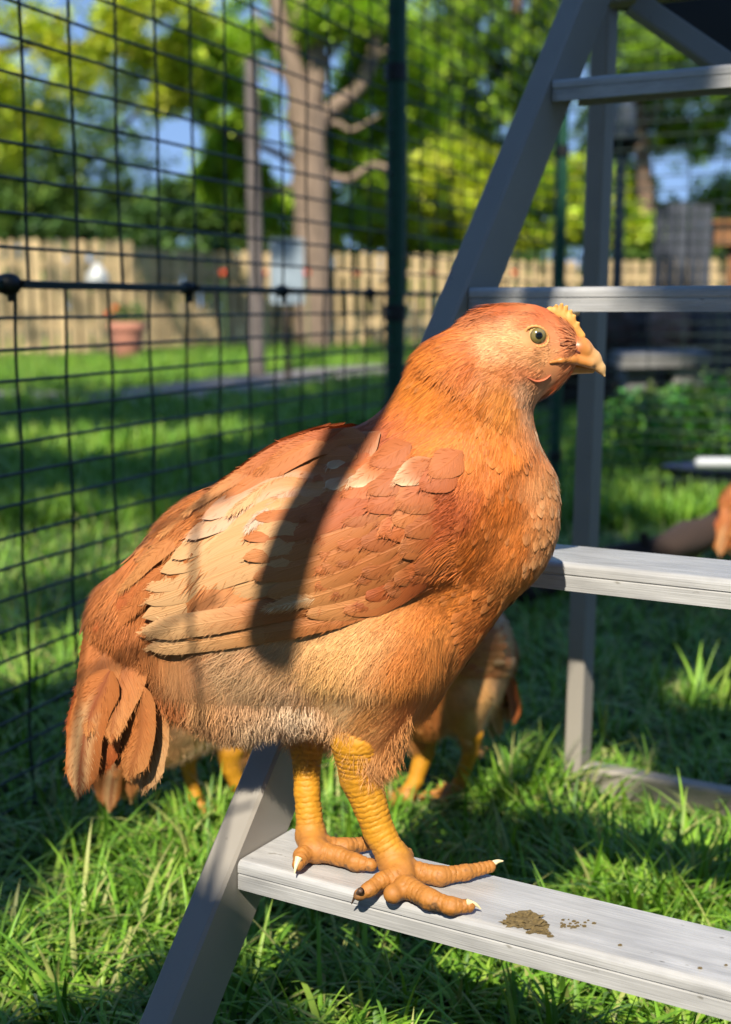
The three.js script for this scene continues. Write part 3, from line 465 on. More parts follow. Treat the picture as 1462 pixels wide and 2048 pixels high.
{
  // --- wings: coverts in rows over the shoulder, then the folded flight feathers; every feather a piece of its own
  const tone = (r, g, b) => { const c = lin(r, g, b); return [c[0] * 0.78, c[1] * 0.665, c[2] * 0.55]; }, cream = tone(230, 190, 140), buff = tone(216, 154, 92), tan = tone(204, 128, 66), chest = tone(190, 100, 42), white = tone(240, 216, 180);
  const nearWing = inHen('wing', new THREE.BufferGeometry(), vaneMat), farWing = inHen('wing', new THREE.BufferGeometry(), vaneMat);
  const loose = new Acc(), looseTail = new Acc();
  const addBarbs = (out, acc, cols, rows, count) => {                    // single barbs that lie loose on a vane
    const m0 = cols * 2 + 1, gv = (i, j, a, o) => o.fromArray(a, 3 * (i * m0 + j)), A = V(0, 0, 0), B = V(0, 0, 0), Cc = V(0, 0, 0), nn = V(0, 0, 0);
    for (let k = 0; k < count; k++) {
      const i = Math.floor(rr(0.12, 1) * rows * 0.999), j = Math.floor(rnd() * (m0 - 1)), f = rnd(), h = rnd();
      gv(i, j, acc.P, A); gv(i + 1, j, acc.P, B); gv(i, j + 1, acc.P, Cc); gv(i, j, acc.N, nn).normalize();
      const T = B.clone().sub(A).normalize(), S = Cc.clone().sub(A), p = A.clone().addScaledVector(B.sub(A), f).addScaledVector(S, h); S.normalize();
      const u = (j + h) / (m0 - 1) * 2 - 1, d = T.addScaledVector(S, 0.55 * Math.sign(u) + rr(-0.1, 0.1)).normalize(), c = [0, 1, 2].map((q) => acc.C[3 * (i * m0 + j) + q]), kk = rr(0.9, 1.12);
      strand(out, p.addScaledVector(nn, 0.0002), nn, d, rr(8, 17) * K, rr(0.3, 0.6) * K, 0.05, 0.10, tintOf(c, kk), tintOf(c, kk * rr(1, 1.1)), 2);
    }
  };
  const feather = (pts, half, lay, color, opt = {}) => {                // pts: pixels along the shaft; lay: mm above the body
    const cv = new THREE.CatmullRomCurve3(pts.map(([x, y], i) => { const p = L(x, y); p.z = wingZ(x, y) + mix(opt.base ?? lay * 0.6, lay, i / (pts.length - 1)) * 0.001; return p; }));
    const acc = new Acc(), tmp = V(0, 0, 0), tilt = opt.tilt ?? 0.1;
    vane(acc, (t, o) => cv.getPoint(clamp(t), o), (t, o) => { const p = cv.getPoint(clamp(t), tmp), e = 0.012, zx = wingZs(p.x + e, p.y) - wingZs(p.x - e, p.y), zy = wingZs(p.x, p.y + e) - wingZs(p.x, p.y - e); o.set(-zx / (2 * e), -zy / (2 * e), 1).clampScalar(-1.2, 1.2).normalize(); o.y += tilt; o.normalize(); }, half * K, color, { rows: 14, cols: 3, camber: 0.16, tip: 0.16, rag: 0.07, ...opt });
    const geo = acc.geometry(); inHen('feather', geo, vaneMat, nearWing);
    addBarbs(loose, acc, opt.cols ?? 3, opt.rows ?? 14, (opt.barbs ?? 1) * half * pts.length * 3.6);
    const m = geo.clone(), q = m.attributes.position, N = m.attributes.normal; for (let i = 0; i < q.count; i++) { q.setZ(i, -q.getZ(i)); N.setZ(i, -N.getZ(i)); }
    const ix = m.index.array; for (let i = 0; i < ix.length; i += 3) { const t = ix[i]; ix[i] = ix[i + 1]; ix[i + 1] = t; }
    inHen('feather', m, vaneMat, farWing);
  };
  const wingZs = (x, y) => { const [px, py] = unL(x, y); return wingZ(px, py); };
  const two = (a, b, f) => (t, u) => mix3(a, b, clamp(f(t, u) + 0.12 * perlin.noise(t * 9, u * 3, half0++ * 0.37)));
  let half0 = 0;
  // folded primaries along the lower edge
  feather([[800, 1165], [640, 1205], [480, 1236], [308, 1276]], 21, 2.2, two(buff, cream, (t) => smooth(t, 0.5, 0.95)), { tip: 0.08 });
  feather([[860, 1150], [700, 1192], [560, 1222], [400, 1240]], 20, 3.0, two(tan, buff, (t) => smooth(t, 0.3, 0.9)), { tip: 0.1 });
  feather([[820, 1135], [650, 1165], [470, 1200], [297, 1243]], 24, 4.0, two(tan, cream, (t) => smooth(t, 0.45, 0.9)), { tip: 0.09 });
  // secondaries, one above the other up to the back
  const sec = [[298, 1215, 560, 1118, 760, 1085], [303, 1186, 545, 1085, 745, 1055], [306, 1160, 540, 1055, 735, 1030], [335, 1124, 545, 1022, 725, 1005], [357, 1096, 550, 990, 720, 980], [385, 1058, 562, 960, 715, 955], [415, 1022, 580, 932, 712, 930], [458, 985, 600, 905, 715, 900], [510, 945, 630, 880, 730, 868]];
  sec.forEach(([x0, y0, x1, y1, x2, y2], i) => feather([[x2, y2], [mix(x1, x2, 0.45), mix(y1, y2, 0.45)], [x1, y1], [x0, y0]], 31 - i * 0.3, 2.4 + i * 0.32, two(i > 5 ? tan : buff, i < 5 ? cream : i < 7 ? mix3(cream, [0.6, 0.5, 0.42], 0.4) : tan, (t, u) => smooth(t, 0.15, 0.95) * (i < 5 ? 0.9 : 0.6) + (u > 0 ? 0.1 : -0.15)), { tip: 0.1, tilt: 0.06, fray: 0.0004, ramp: 0.2, barbs: 0.1, base: 1.6 + i * 0.3 }));
  // pale scapular patch and saddle feathers hanging over the wing's top
  for (const [x0, y0, x1, y1, w, c0, c1] of [[640, 905, 470, 1010, 26, tan, cream], [655, 925, 505, 1035, 26, tan, mix3(cream, [0.62, 0.5, 0.42], 0.5)], [690, 850, 520, 935, 18, chest, tan], [660, 850, 420, 985, 15, chest, tan], [620, 875, 380, 1015, 15, chest, buff], [570, 900, 330, 1060, 16, tan, buff], [530, 930, 290, 1110, 17, tan, buff], [440, 1000, 250, 1170, 22, tan, buff], [400, 1085, 228, 1250, 26, tan, tan], [360, 1110, 205, 1240, 24, tan, chest], [330, 1140, 216, 1265, 26, tan, tan]]) feather([[x0, y0], [mix(x0, x1, 0.5) - 4, mix(y0, y1, 0.5) - 9], [x1, y1]], w, x0 < 500 ? 1.6 : x0 < 600 ? 2.0 : 4.4, two(c0, c1, (t, u) => smooth(t, 0.1, 0.9)), { rows: 11, cols: 2, tip: 0.5, rag: 0.08, tilt: 0.16, fray: 0.0006 });
  // greater coverts at the wrist: big, chestnut
  for (const [x0, y0, x1, y1, w, c0, c1] of [[865, 1110, 690, 1185, 34, chest, tan], [880, 1085, 730, 1160, 32, chest, chest], [830, 1130, 620, 1190, 30, tan, buff], [815, 1090, 585, 1168, 30, tan, buff], [800, 1060, 545, 1152, 29, tan, buff], [785, 1030, 520, 1120, 29, tan, mix3(buff, tan, 0.5)], [775, 1000, 500, 1085, 28, tan, mix3(buff, tan, 0.5)], [770, 970, 500, 1050, 28, chest, tan], [765, 945, 520, 1015, 27, chest, tan]]) feather([[x0, y0], [mix(x0, x1, 0.5), mix(y0, y1, 0.5) + 7], [x1, y1]], w, 4.4, two(c0, c1, (t, u) => smooth(t, 0.2, 0.95)), { rows: 12, tip: 0.3, rag: 0.05, tilt: 0.07, fray: 0.0003, base: 2.8, ramp: 0.3, barbs: 0.08 });
  // the pale feather with the white shaft
  feather([[655, 1152], [600, 1164], [545, 1176]], 15, 5.4, (t, u) => Math.abs(u) < 0.2 ? white : mix3(buff, cream, 0.6), { rows: 8, tip: 0.4 });
  // lesser and middle coverts: overlapping scales, hindmost first
  const rows = 6;
  for (let r = rows - 1; r >= 0; r--) for (let k = 0; k < 7; k++) {
    const a = (r + rr(-0.35, 0.5)) / rows, b = (k + (r % 2) * 0.5 + rr(-0.2, 0.2)) / 6.4;
    const bx = mix(mix(905, 700, a), mix(905, 720, a), b) - 20 * Math.sin(b * 3.1), by = mix(mix(885, 850, a), mix(1120, 1140, a), b), dl = rr(96, 124) * (0.72 + 0.4 * a), ang = mix(0.50, 0.34, b) + rr(-0.10, 0.10), dx = -Math.cos(ang) * dl, dy = Math.sin(ang) * dl;
    const pal = (Math.hypot(bx + dx - 682, by + dy - 925) < 44 || Math.hypot(bx + dx - 770, by + dy - 945) < 36), k0 = rr(0.88, 1.14), h = rr(-0.05, 0.08), c0 = tintOf(mix3(chest, tan, clamp(0.15 + 0.5 * rnd())), k0, h), c1 = pal ? white : tintOf(mix3(chest, buff, rr(0.1, 0.45)), k0, h);
    feather([[bx, by], [bx + dx * 0.5, by + dy * 0.5], [bx + dx, by + dy]], rr(34, 43) * (0.8 + 0.3 * a), 3.4 + (1 - a) * 1.2 + rnd() * 0.4, (t, u) => mix3(c0, c1, smooth(t, 0.45, 0.95) * (0.6 + 0.4 * u * u) + (Math.abs(u) > 0.9 ? 0.25 : 0)), { rows: 11, cols: 2, tip: 0.42, rag: 0.07, tilt: 0.07, camber: 0.16, fray: 0.0005, base: 1.4 + (1 - a) * 0.9, barbs: 0.1 });
  }
  // breast feathers that lie over the front of the wing
  for (let i = 0; i < 9000; i++) { const x = rr(870, 965) - 50 * rnd() * rnd(), y = rr(900, 1120), p = L(x, y); p.z = wingZ(x, y) + rr(0.0002, 0.0034) * smooth(x, 960, 880); const c = henColor(p, 1.4), k = rr(0.82, 1.16), a = mix(0.9, 0.35, clamp((y - 850) / 300)) + rr(-0.2, 0.2); strand(loose, p, V(rr(-0.15, 0.15), 0.1, 1).normalize(), V(-Math.cos(a), -Math.sin(a), 0), rr(22, 46) * K, rr(0.3, 0.6) * K, 0.05, 0.25, tintOf(c, k), tintOf(c, k * 1.12, 0.05), 3); }
  inHen('barbs', loose.geometry(), downMat, nearWing).userData.kind = 'stuff';
  const pad = (s) => { const a = new Acc(); for (let j = 0; j <= 10; j++) for (let i = 0; i <= 10; i++) { const x = mix(860, 600, i / 10), y = mix(mix(940, 950, i / 10), mix(1110, 1130, i / 10), j / 10), p = L(x, y); p.z = s * (wingZ(x, y) - 0.002); a.P.push(p.x, p.y, p.z); a.N.push(0, 0, s); a.C.push(...tan); a.U.push(i / 10, j / 10); } for (let j = 0; j < 10; j++) for (let i = 0; i < 10; i++) { const k = j * 11 + i; s > 0 ? a.I.push(k, k + 1, k + 11, k + 1, k + 12, k + 11) : a.I.push(k, k + 11, k + 1, k + 1, k + 11, k + 12); } return a.geometry(); };
  nearWing.geometry = pad(1); farWing.geometry = pad(-1);

  // --- tail
  const tail = inHen('tail', new THREE.SphereGeometry(34 * K, 16, 12).scale(1, 1.4, 0.5).translate(...L(225, 1380).toArray()), new THREE.MeshStandardMaterial({ color: new THREE.Color(...chest), roughness: 0.8 }));
  const quill = (pts, half, z0, z1, color, opt) => { const cv = new THREE.CatmullRomCurve3(pts.map(([x, y], i) => { const p = L(x, y); p.z = mix(z0, z1, i / (pts.length - 1)); return p; })), acc = new Acc(); vane(acc, (t, o) => cv.getPoint(clamp(t), o), (t, o) => o.set(opt?.nx ?? -0.25, 0.05, 1).normalize(), half * K, color, { rows: 14, cols: 3, camber: 0.2, tip: 0.14, rag: 0.05, ramp: 0.2, ...opt }); inHen('feather', acc.geometry(), vaneMat, tail); addBarbs(looseTail, acc, 3, 14, half * 10); };
  const barred = (t, u) => Math.abs(u) < 0.05 ? mix3(chest, [0.1, 0.05, 0.03], 0.4) : u < 0.1 ? mix3(cream, tan, clamp(smooth(Math.abs(u + 0.25), 0.15, 0.75) + smooth(t, 0.55, 0.2))) : mix3(cream, tan, clamp(smooth(Math.abs(u), 0.25, 0.6) + smooth(t, 0.6, 0.3)));
  const plain = (a, b) => (t, u) => Math.abs(u) < 0.04 ? tintOf(a, 0.7) : mix3(a, b, clamp(smooth(t, 0.3, 1) * 0.8 + 0.35 * u + 0.3 * perlin.noise(t * 7, u * 2, a[1] * 90)));
  quill([[235, 1320], [190, 1420], [168, 1566]], 38, 0.024, 0.020, barred, { tip: 0.12 });
  quill([[225, 1310], [176, 1420], [158, 1540]], 32, 0.012, 0.008, plain(tan, buff), {});
  quill([[215, 1300], [166, 1410], [150, 1500]], 28, 0.003, 0.001, plain(chest, tan), {});
  quill([[250, 1330], [225, 1430], [207, 1530]], 32, 0.017, 0.014, plain(tan, chest), {});
  quill([[270, 1340], [250, 1440], [240, 1518]], 32, 0.014, 0.010, plain(tan, tan), {});
  quill([[290, 1350], [290, 1450], [266, 1536]], 30, 0.020, 0.017, plain(tan, buff), { fray: 0.002 });
  quill([[300, 1370], [310, 1470], [288, 1572]], 34, 0.010, 0.006, plain(buff, cream), { fray: 0.004, rag: 0.2 });
  quill([[310, 1370], [300, 1470], [268, 1560]], 30, 0.004, 0.000, plain(buff, cream), { fray: 0.004, rag: 0.2 });
  for (let i = 0; i < 6; i++) quill([[225 + i * 12, 1320], [192 + i * 14, 1420], [172 + i * 20, 1520 - i * 4]], 30, -0.004 - i * 0.002, -0.006 - i * 0.003, plain(chest, tan), {});
  quill([[205, 1220], [185, 1300], [176, 1352]], 22, 0.012, 0.010, plain(tan, chest), { tip: 0.4, fray: 0.002 });
  quill([[235, 1240], [205, 1330], [190, 1440]], 44, 0.013, 0.023, plain(tan, buff), { tip: 0.4, fray: 0.002, rag: 0.12 });
  quill([[270, 1270], [250, 1350], [235, 1450]], 50, 0.015, 0.024, plain(tan, buff), { tip: 0.4, fray: 0.002, rag: 0.12 });
  inHen('barbs', looseTail.geometry(), downMat, tail).userData.kind = 'stuff';
}
// ---------------------------------------------------------------- grass
const bladeGeo = (bend, fold, n = 5, twist = 0) => {                  // one blade, 1 m tall and 1 m wide, to be scaled
  const P = [], I = [], Nn = [];
  for (let i = 0; i <= n; i++) {
    const t = i / n, a = bend * t * t * 1.5, y = t * (1 - 0.32 * Math.abs(bend) * t), x = a * 0.62, w = 0.5 * (i === n ? 0.04 : (1 - Math.pow(t, 2.2)) * (0.65 + 0.5 * Math.min(1, t * 3))), tw = twist * t;
    for (const s of [-1, 0, 1]) { P.push(x + (s ? 0 : -fold * w * 0.02), y, s * w * Math.cos(tw)); }
  }
  for (let i = 0; i < n; i++) for (let j = 0; j < 2; j++) { const a = i * 3 + j; I.push(a, a + 3, a + 1, a + 1, a + 3, a + 4); }
  const g = new THREE.BufferGeometry(); g.setAttribute('position', new THREE.Float32BufferAttribute(P, 3)); g.setIndex(I); g.computeVertexNormals(); return g;
};
const leafGreen = (c, tr = 0.35) => new THREE.MeshPhysicalMaterial({ color: c, roughness: 0.5, transmission: tr, thickness: 0, side: THREE.DoubleSide, specularIntensity: 0.6 });
function scatter(name, geo, m, list, label, category, parent = scene) {   // list of [matrix, color]
  const o = new THREE.InstancedMesh(geo, m, list.length); o.name = parent === scene ? numbered(name) : name; o.castShadow = o.receiveShadow = true;
  list.forEach(([mt, c], i) => { o.setMatrixAt(i, mt); if (c) o.setColorAt(i, c); });
  o.userData.kind = 'stuff'; if (label) tag(o, label, category); parent.add(o); return o;
}
const M4 = (p, q, s) => new THREE.Matrix4().compose(p, q, s);
const eul = (x, y, z) => new THREE.Quaternion().setFromEuler(new THREE.Euler(x, y, z, 'YXZ'));
const pathLine = [[-160, 812], [0, 800], [180, 806], [350, 792], [520, 768], [640, 754], [760, 742], [900, 736]].map(([x, y]) => onLevel(x, y));
const pathCurve = new THREE.CatmullRomCurve3(pathLine);
const pathDots = pathCurve.getSpacedPoints(120);
const onPath = (x, z, w) => { for (const p of pathDots) if (Math.hypot(p.x - x, (p.z - z)) < w) return true; return false; };
{
  const gs = [bladeGeo(0.25, 1), bladeGeo(0.7, 1, 6), bladeGeo(1.15, 1, 7, 0.6)], lists = [[], [], []];
  const tones = [[118, 164, 46], [102, 148, 42], [138, 180, 54], [152, 182, 68], [90, 132, 40], [172, 176, 100]].map((c) => srgb(...c));
  const blade = (x, z, len, w, lean, turn, k) => { const p = V(x, groundY(x, z) - 0.004, z), c = tones[Math.floor(Math.pow(rnd(), 1.3) * 6)].clone().multiplyScalar(rr(0.75, 1.2)); lists[k].push([M4(p, eul(0, turn, -lean), V(len, len, w)), c]); };
  const tuft = (x, z, n, len, wd, spread) => { for (let i = 0; i < n; i++) { const a = rr(0, 6.28), d = Math.sqrt(rnd()) * spread; blade(x + Math.cos(a) * d, z + Math.sin(a) * d, len * rr(0.6, 1.15), wd * rr(0.6, 1.2), rr(0.0, 0.75), -a + rr(-0.5, 0.5), Math.floor(rnd() * 3)); } };
  // near: tufts and long matted blades lying over one another
  for (let i = 0; i < 2400; i++) { const z = -rr(0.55, 3.0), x = rr(-0.36, 0.36) * -z * 1.0; tuft(x, z, Math.floor(rr(8, 15)), rr(0.030, 0.085), 0.0044, 0.035); }
  for (let i = 0; i < 15000; i++) { const z = -rr(0.55, 2.6), x = rr(-0.36, 0.36) * -z; blade(x, z, rr(0.045, 0.12), rr(0.0020, 0.0050), rr(0.85, 1.5), rr(0, 6.28), Math.floor(rnd() * 3)); }
  // tall tufts the photo shows
  for (const [px, py, n, len] of [[1040, 1590, 60, 0.085], [985, 1570, 30, 0.06], [1010, 1600, 40, 0.07], [1090, 1585, 30, 0.07], [1255, 1800, 80, 0.085], [1330, 1790, 90, 0.075], [1410, 1760, 80, 0.075], [1220, 1830, 50, 0.07], [1440, 1830, 70, 0.08], [1300, 1850, 60, 0.06], [330, 1740, 70, 0.05], [420, 1700, 60, 0.05], [250, 1830, 70, 0.05], [120, 1900, 60, 0.05], [380, 1830, 60, 0.055], [1420, 1430, 14, 0.12], [1350, 1440, 10, 0.10], [60, 1400, 60, 0.09], [140, 1300, 70, 0.10], [40, 1290, 60, 0.10], [220, 1080, 40, 0.12], [180, 1200, 40, 0.1]]) { const p = onLevel(px, py); tuft(p.x, p.z, n, len * 1.15, 0.0046, 0.035 + n * 0.0003); }
  for (const [px, py, len, w, turn, lean] of [[300, 1800, 0.085, 0.017, -0.4, 1.25], [360, 1760, 0.06, 0.013, 0.5, 1.1], [240, 1870, 0.07, 0.014, 0.2, 1.3], [90, 1960, 0.08, 0.014, -0.2, 1.2], [170, 1900, 0.07, 0.012, 2.6, 1.2], [420, 1990, 0.07, 0.013, 0.9, 1.1], [700, 1960, 0.07, 0.012, 2.2, 1.1], [1180, 1700, 0.05, 0.012, 0.3, 1.0], [780, 1640, 0.05, 0.012, 2.8, 1.0]]) for (let k = 0; k < 3; k++) { const q = onLevel(px + rr(-30, 30), py + rr(-25, 25)); blade(q.x, q.z, len * rr(0.7, 1.1), w * rr(0.7, 1.1), lean * rr(0.8, 1.05), turn + rr(-0.5, 0.5), 1); }
  gs.forEach((g, i) => scatter('grass', g, leafGreen(new THREE.Color(1, 1, 1)), lists[i], ['short upright green grass blades in the run under the ladder', 'bent green grass blades matted over the ground of the run', 'long curled grass blades lying across the run'][i], 'grass'));
  // the lawn beyond: the same, coarser
  const far = [], g3 = mergeGeometries([0, 1, 2, 3, 4].map((i) => gs[i % 3].clone().scale(1, 1, 0.07).rotateY(i * 1.3).translate(0.12 * Math.cos(i * 2), 0, 0.12 * Math.sin(i * 2))));
  for (let i = 0; i < 30000; i++) { const z = -(3 + 17 * Math.pow(rnd(), 1.4)), x = rr(-0.42, 0.42) * -z; if (onPath(x, z, 0.42)) continue; const s = rr(0.05, 0.12) * (1 + 0.6 * smooth(fbm(x * 0.5, 1, z * 0.5), 0, 0.3)); far.push([M4(V(x, groundY(x, z) - 0.01, z), eul(rr(-0.15, 0.15), rr(0, 6.28), 0), V(s, s, s)), tones[Math.floor(rnd() * 4)].clone().multiplyScalar(rr(0.8, 1.2))]); }
  scatter('grass', g3, leafGreen(new THREE.Color(1, 1, 1)), far, 'blurred green lawn outside the run reaching to the picket fence', 'grass');
  // path
  const P = [], U = [], I = []; const n = 60;
  for (let i = 0; i <= n; i++) { const p = pathCurve.getPointAt(i / n), t = pathCurve.getTangentAt(i / n), s = V(-t.z, 0, t.x); for (const q of [-1, 1]) { const w = p.clone().addScaledVector(s, q * (0.42 + 0.06 * fbm(i * 0.4, q, 1))); P.push(w.x, 0.022, w.z); U.push(q * 0.42, i / n * pathCurve.getLength()); } if (i < n) { const a = i * 2; I.push(a, a + 1, a + 2, a + 1, a + 3, a + 2); } }
  const g = new THREE.BufferGeometry(); g.setAttribute('position', new THREE.Float32BufferAttribute(P, 3)); g.setAttribute('uv', new THREE.Float32BufferAttribute(U, 2)); g.setIndex(I); g.computeVertexNormals();
  structure('garden_path', g, new THREE.MeshStandardMaterial({ map: texture(256, 256, (u, v) => { const k = 0.95 + 0.4 * tiled(u * 20, v * 20, 20, 20, 4); return [0.50 * k, 0.47 * k, 0.45 * k]; }, true), roughness: 0.95 }));
}
// ---------------------------------------------------------------- trees
const leafCard = (() => {                                              // a sprig of six bent leaves
  const parts = [];
  for (let i = 0; i < 6; i++) {
    const g = new THREE.BufferGeometry(), w = 0.3; g.setAttribute('position', new THREE.Float32BufferAttribute([0, 0, 0, 0.38, 0.10, w, 0.42, 0.02, 0, 0.38, 0.10, -w, 0.75, 0.05, w * 0.7, 0.78, -0.02, 0, 0.75, 0.05, -w * 0.7, 1, -0.18, 0], 3));
    g.setIndex([0, 1, 2, 0, 2, 3, 1, 4, 5, 1, 5, 2, 2, 5, 6, 2, 6, 3, 4, 7, 5, 5, 7, 6]); g.computeVertexNormals();
    g.scale(0.55, 0.55, 0.55).rotateZ(-0.3 + i * 0.22).rotateY(i * 2.4).translate(0.1 * Math.cos(i * 2.4), i * 0.09 - 0.25, -0.1 * Math.sin(i * 2.4)); parts.push(g);
  }
  return mergeGeometries(parts);
})();
const bark = (c) => new THREE.MeshStandardMaterial({ color: c, roughness: 0.95, map: barkMap, bumpMap: barkMap, bumpScale: 0.02 });
const barkMap = texture(128, 256, (u, v) => { const a = tiled(u * 16, v * 5, 16, 5, 4); return 0.75 + 0.7 * a; });
barkMap.repeat.set(1.2, 0.8);
const leafMats = {};
// a crown: clumps [centre, radius across, radius up, sprigs]; leaves gather in bunches inside each clump
function crown(o, clumps, size, tones, reject, mat, at0) {
  const list = [], origin = o.position;
  for (const [c, rx, ry, n, rz = rx] of clumps) {
    let left = n, tries = 0;
    while (left > 0 && tries++ < n * 30) {
      const b = V(rr(-1, 1), rr(-1, 1), rr(-1, 1)); if (b.lengthSq() > 1) continue;
      const p = V(c.x + b.x * rx, c.y + b.y * ry, c.z + b.z * rz);
      const q = b.length(); if (rnd() < q * q * q * 0.8) continue; if (fbm(p.x / (size * 3.2), p.y / (size * 2.6), p.z / (size * 3.2), 3) < -0.02 + 0.16 * q * q) continue;
      if (reject && reject(p)) continue;
      left--; const s = size * rr(0.65, 1.3), t = tones[Math.floor(rnd() * tones.length)].clone().multiplyScalar(rr(0.8, 1.2));
      list.push([M4(p.sub(origin), eul(rr(-0.6, 0.6), rr(0, 6.28), rr(-0.6, 0.6)), V(s, s, s)), t]);
    }
  }
  return scatter('crown', leafCard, mat, list, null, null, o);
}
const leafy = leafGreen(new THREE.Color(1, 1, 1), 0.38), leafyDense = leafGreen(new THREE.Color(1, 1, 1), 0.15);
const px2m = (px, dist) => px * dist / FPX;
function tree(label, foot, trunk, limbs, clumps, size, tones, barkC, group, reject, leafM = leafy) {
  const o = thing('tree', label, 'tree', V(foot.x, 0, foot.z), group);
  if (trunk) part('trunk', tube(trunk.p, (t) => mix(trunk.r0, trunk.r1, t) * (1 + 0.35 * Math.exp(-t * 14) + 0.3 * fbm(t * 8, foot.x, 2)), 60, 14), bark(barkC), o);
  for (const l of limbs) part('limb', tube(l.p, (t) => mix(l.r0, l.r1, t) * (1 + 0.35 * fbm(t * 7, l.r0 * 50, 4)), 30, 8), bark(barkC), o);
  if (clumps.length) crown(o, clumps, size, tones, reject, leafM);
  return o;
}
const G1 = [[168, 200, 46], [190, 214, 60], [144, 182, 42]].map((c) => srgb(...c)), G2 = [[84, 118, 48], [100, 134, 52], [70, 104, 44]].map((c) => srgb(...c)), G3 = [[204, 214, 56], [186, 206, 50], [218, 216, 84]].map((c) => srgb(...c)), G4 = [[116, 150, 48], [136, 156, 62], [100, 134, 44]].map((c) => srgb(...c));
const cl = (px, py, d, rx, ry, n) => [at(px, py, d), px2m(rx, d), px2m(ry, d), n, px2m(rx, d) * 0.8];
{
  const d = 16, A = (x, y, dd = d) => at(x, y, dd);
  tree('big tree with a thick pale brown trunk forking into limbs behind the fence', A(622, 695), { p: [A(624, 700).setY(-0.1), A(626, 560), A(622, 400), A(618, 300), A(612, 215)], r0: 0.21, r1: 0.22 },
    [{ p: [A(606, 240), A(592, 150), A(566, 60), A(545, -60)], r0: 0.15, r1: 0.08 }, { p: [A(616, 240), A(634, 140), A(628, 40), A(650, -90)], r0: 0.14, r1: 0.09 }, { p: [A(618, 260), A(668, 215), A(712, 180), A(742, 120), A(760, -40)], r0: 0.10, r1: 0.06 }, { p: [A(604, 215), A(580, 150), A(590, 90), A(610, -40)], r0: 0.09, r1: 0.05 }, { p: [A(622, 330), A(690, 360), A(750, 330), A(800, 350)], r0: 0.06, r1: 0.03 }, ...[[612, 220, 655, 120, 700, 20], [600, 190, 530, 130, 470, 100], [640, 250, 700, 260, 760, 230], [626, 170, 668, 90, 690, -20], [590, 120, 540, 70, 500, 10], [740, 130, 790, 90, 830, 40], [612, 380, 560, 380, 500, 400]].map(([a, b, c, e, f, g]) => ({ p: [A(a, b), A((a + c) / 2 + 6, (b + e) / 2 - 8), A(c, e), A(f, g)], r0: 0.045, r1: 0.012 })), { p: [A(600, 330), A(540, 300), A(470, 270), A(400, 240)], r0: 0.05, r1: 0.02 }],
    [cl(470, 190, 15.5, 100, 80, 900), cl(470, 340, 16.5, 90, 100, 1500), cl(540, 60, 17, 120, 90, 800), cl(690, 300, 17, 130, 130, 1800), cl(780, 160, 17, 140, 150, 2000), cl(700, 30, 16, 140, 80, 900), cl(640, 420, 17.5, 160, 60, 900), cl(400, 120, 15, 120, 80, 800)], 0.145, G1, srgb(150, 128, 108));
  tree('pale green leafy tree whose branches reach in at the top left', at(-420, 690, 14), { p: [at(-420, 690, 14).setY(-0.1), at(-400, 400, 14), at(-330, 150, 14), at(-200, 40, 14)], r0: 0.22, r1: 0.10 }, [{ p: [at(-330, 150, 14), at(-60, 110, 13.6), at(160, 90, 13.4), at(330, 130, 13.4)], r0: 0.06, r1: 0.02 }],
    [cl(60, 110, 13.5, 190, 110, 420), cl(230, 110, 13.5, 170, 110, 560), cl(350, 140, 13.5, 110, 120, 640), cl(330, 20, 13.2, 180, 50, 280), cl(20, 260, 14, 140, 90, 320)], 0.135, G3, srgb(110, 90, 72));
  tree('dark small-leaved tree far off at the left behind the yellow pickets', at(60, 660, 30), { p: [at(90, 640, 30).setY(-0.1), at(95, 450, 30), at(110, 250, 30)], r0: 0.25, r1: 0.12 }, [{ p: [at(100, 400, 30), at(200, 300, 30), at(280, 220, 30)], r0: 0.10, r1: 0.04 }],
    [cl(100, 310, 30, 260, 190, 2300), cl(120, 430, 30, 260, 80, 2000), cl(0, 420, 28, 130, 120, 1300), cl(330, 420, 31, 140, 60, 900), cl(-60, 250, 29, 120, 180, 900)], 0.21, G2.concat(G4), srgb(80, 66, 54));
  tree('brownish tree with a thin dark trunk right of the run\'s corner post', at(1045, 640, 24), { p: [at(1045, 640, 24).setY(-0.1), at(1050, 400, 24), at(1040, 180, 24), at(1030, -40, 24)], r0: 0.18, r1: 0.10 }, [{ p: [at(1042, 200, 24), at(980, 120, 24), at(930, 40, 24)], r0: 0.07, r1: 0.03 }, { p: [at(1044, 260, 24), at(1110, 160, 24), at(1130, 40, 24)], r0: 0.07, r1: 0.03 }],
    [cl(940, 120, 24, 200, 200, 3600), cl(960, 320, 25, 200, 110, 1900), cl(1090, 80, 24, 110, 160, 1400), cl(860, 260, 26, 120, 150, 1300)], 0.18, G4.concat(G1), srgb(112, 86, 70));
  tree('green tree on the right, its crown broken by patches of sky', at(1290, 640, 21), { p: [at(1300, 640, 21).setY(-0.1), at(1292, 400, 21), at(1275, 200, 21), at(1268, -20, 21)], r0: 0.15, r1: 0.09 }, [{ p: [at(1280, 260, 21), at(1350, 180, 21), at(1430, 120, 21)], r0: 0.06, r1: 0.02 }],
    [cl(1280, 90, 21, 140, 130, 1500), cl(1390, 110, 20, 140, 100, 1300), cl(1450, 220, 21, 100, 120, 900), cl(1240, 330, 22, 100, 160, 1500), cl(1310, 450, 22, 180, 70, 1400), cl(1450, 420, 22, 120, 80, 900), cl(1350, 250, 22, 90, 90, 500)], 0.16, G1.concat(G4), srgb(128, 104, 84));
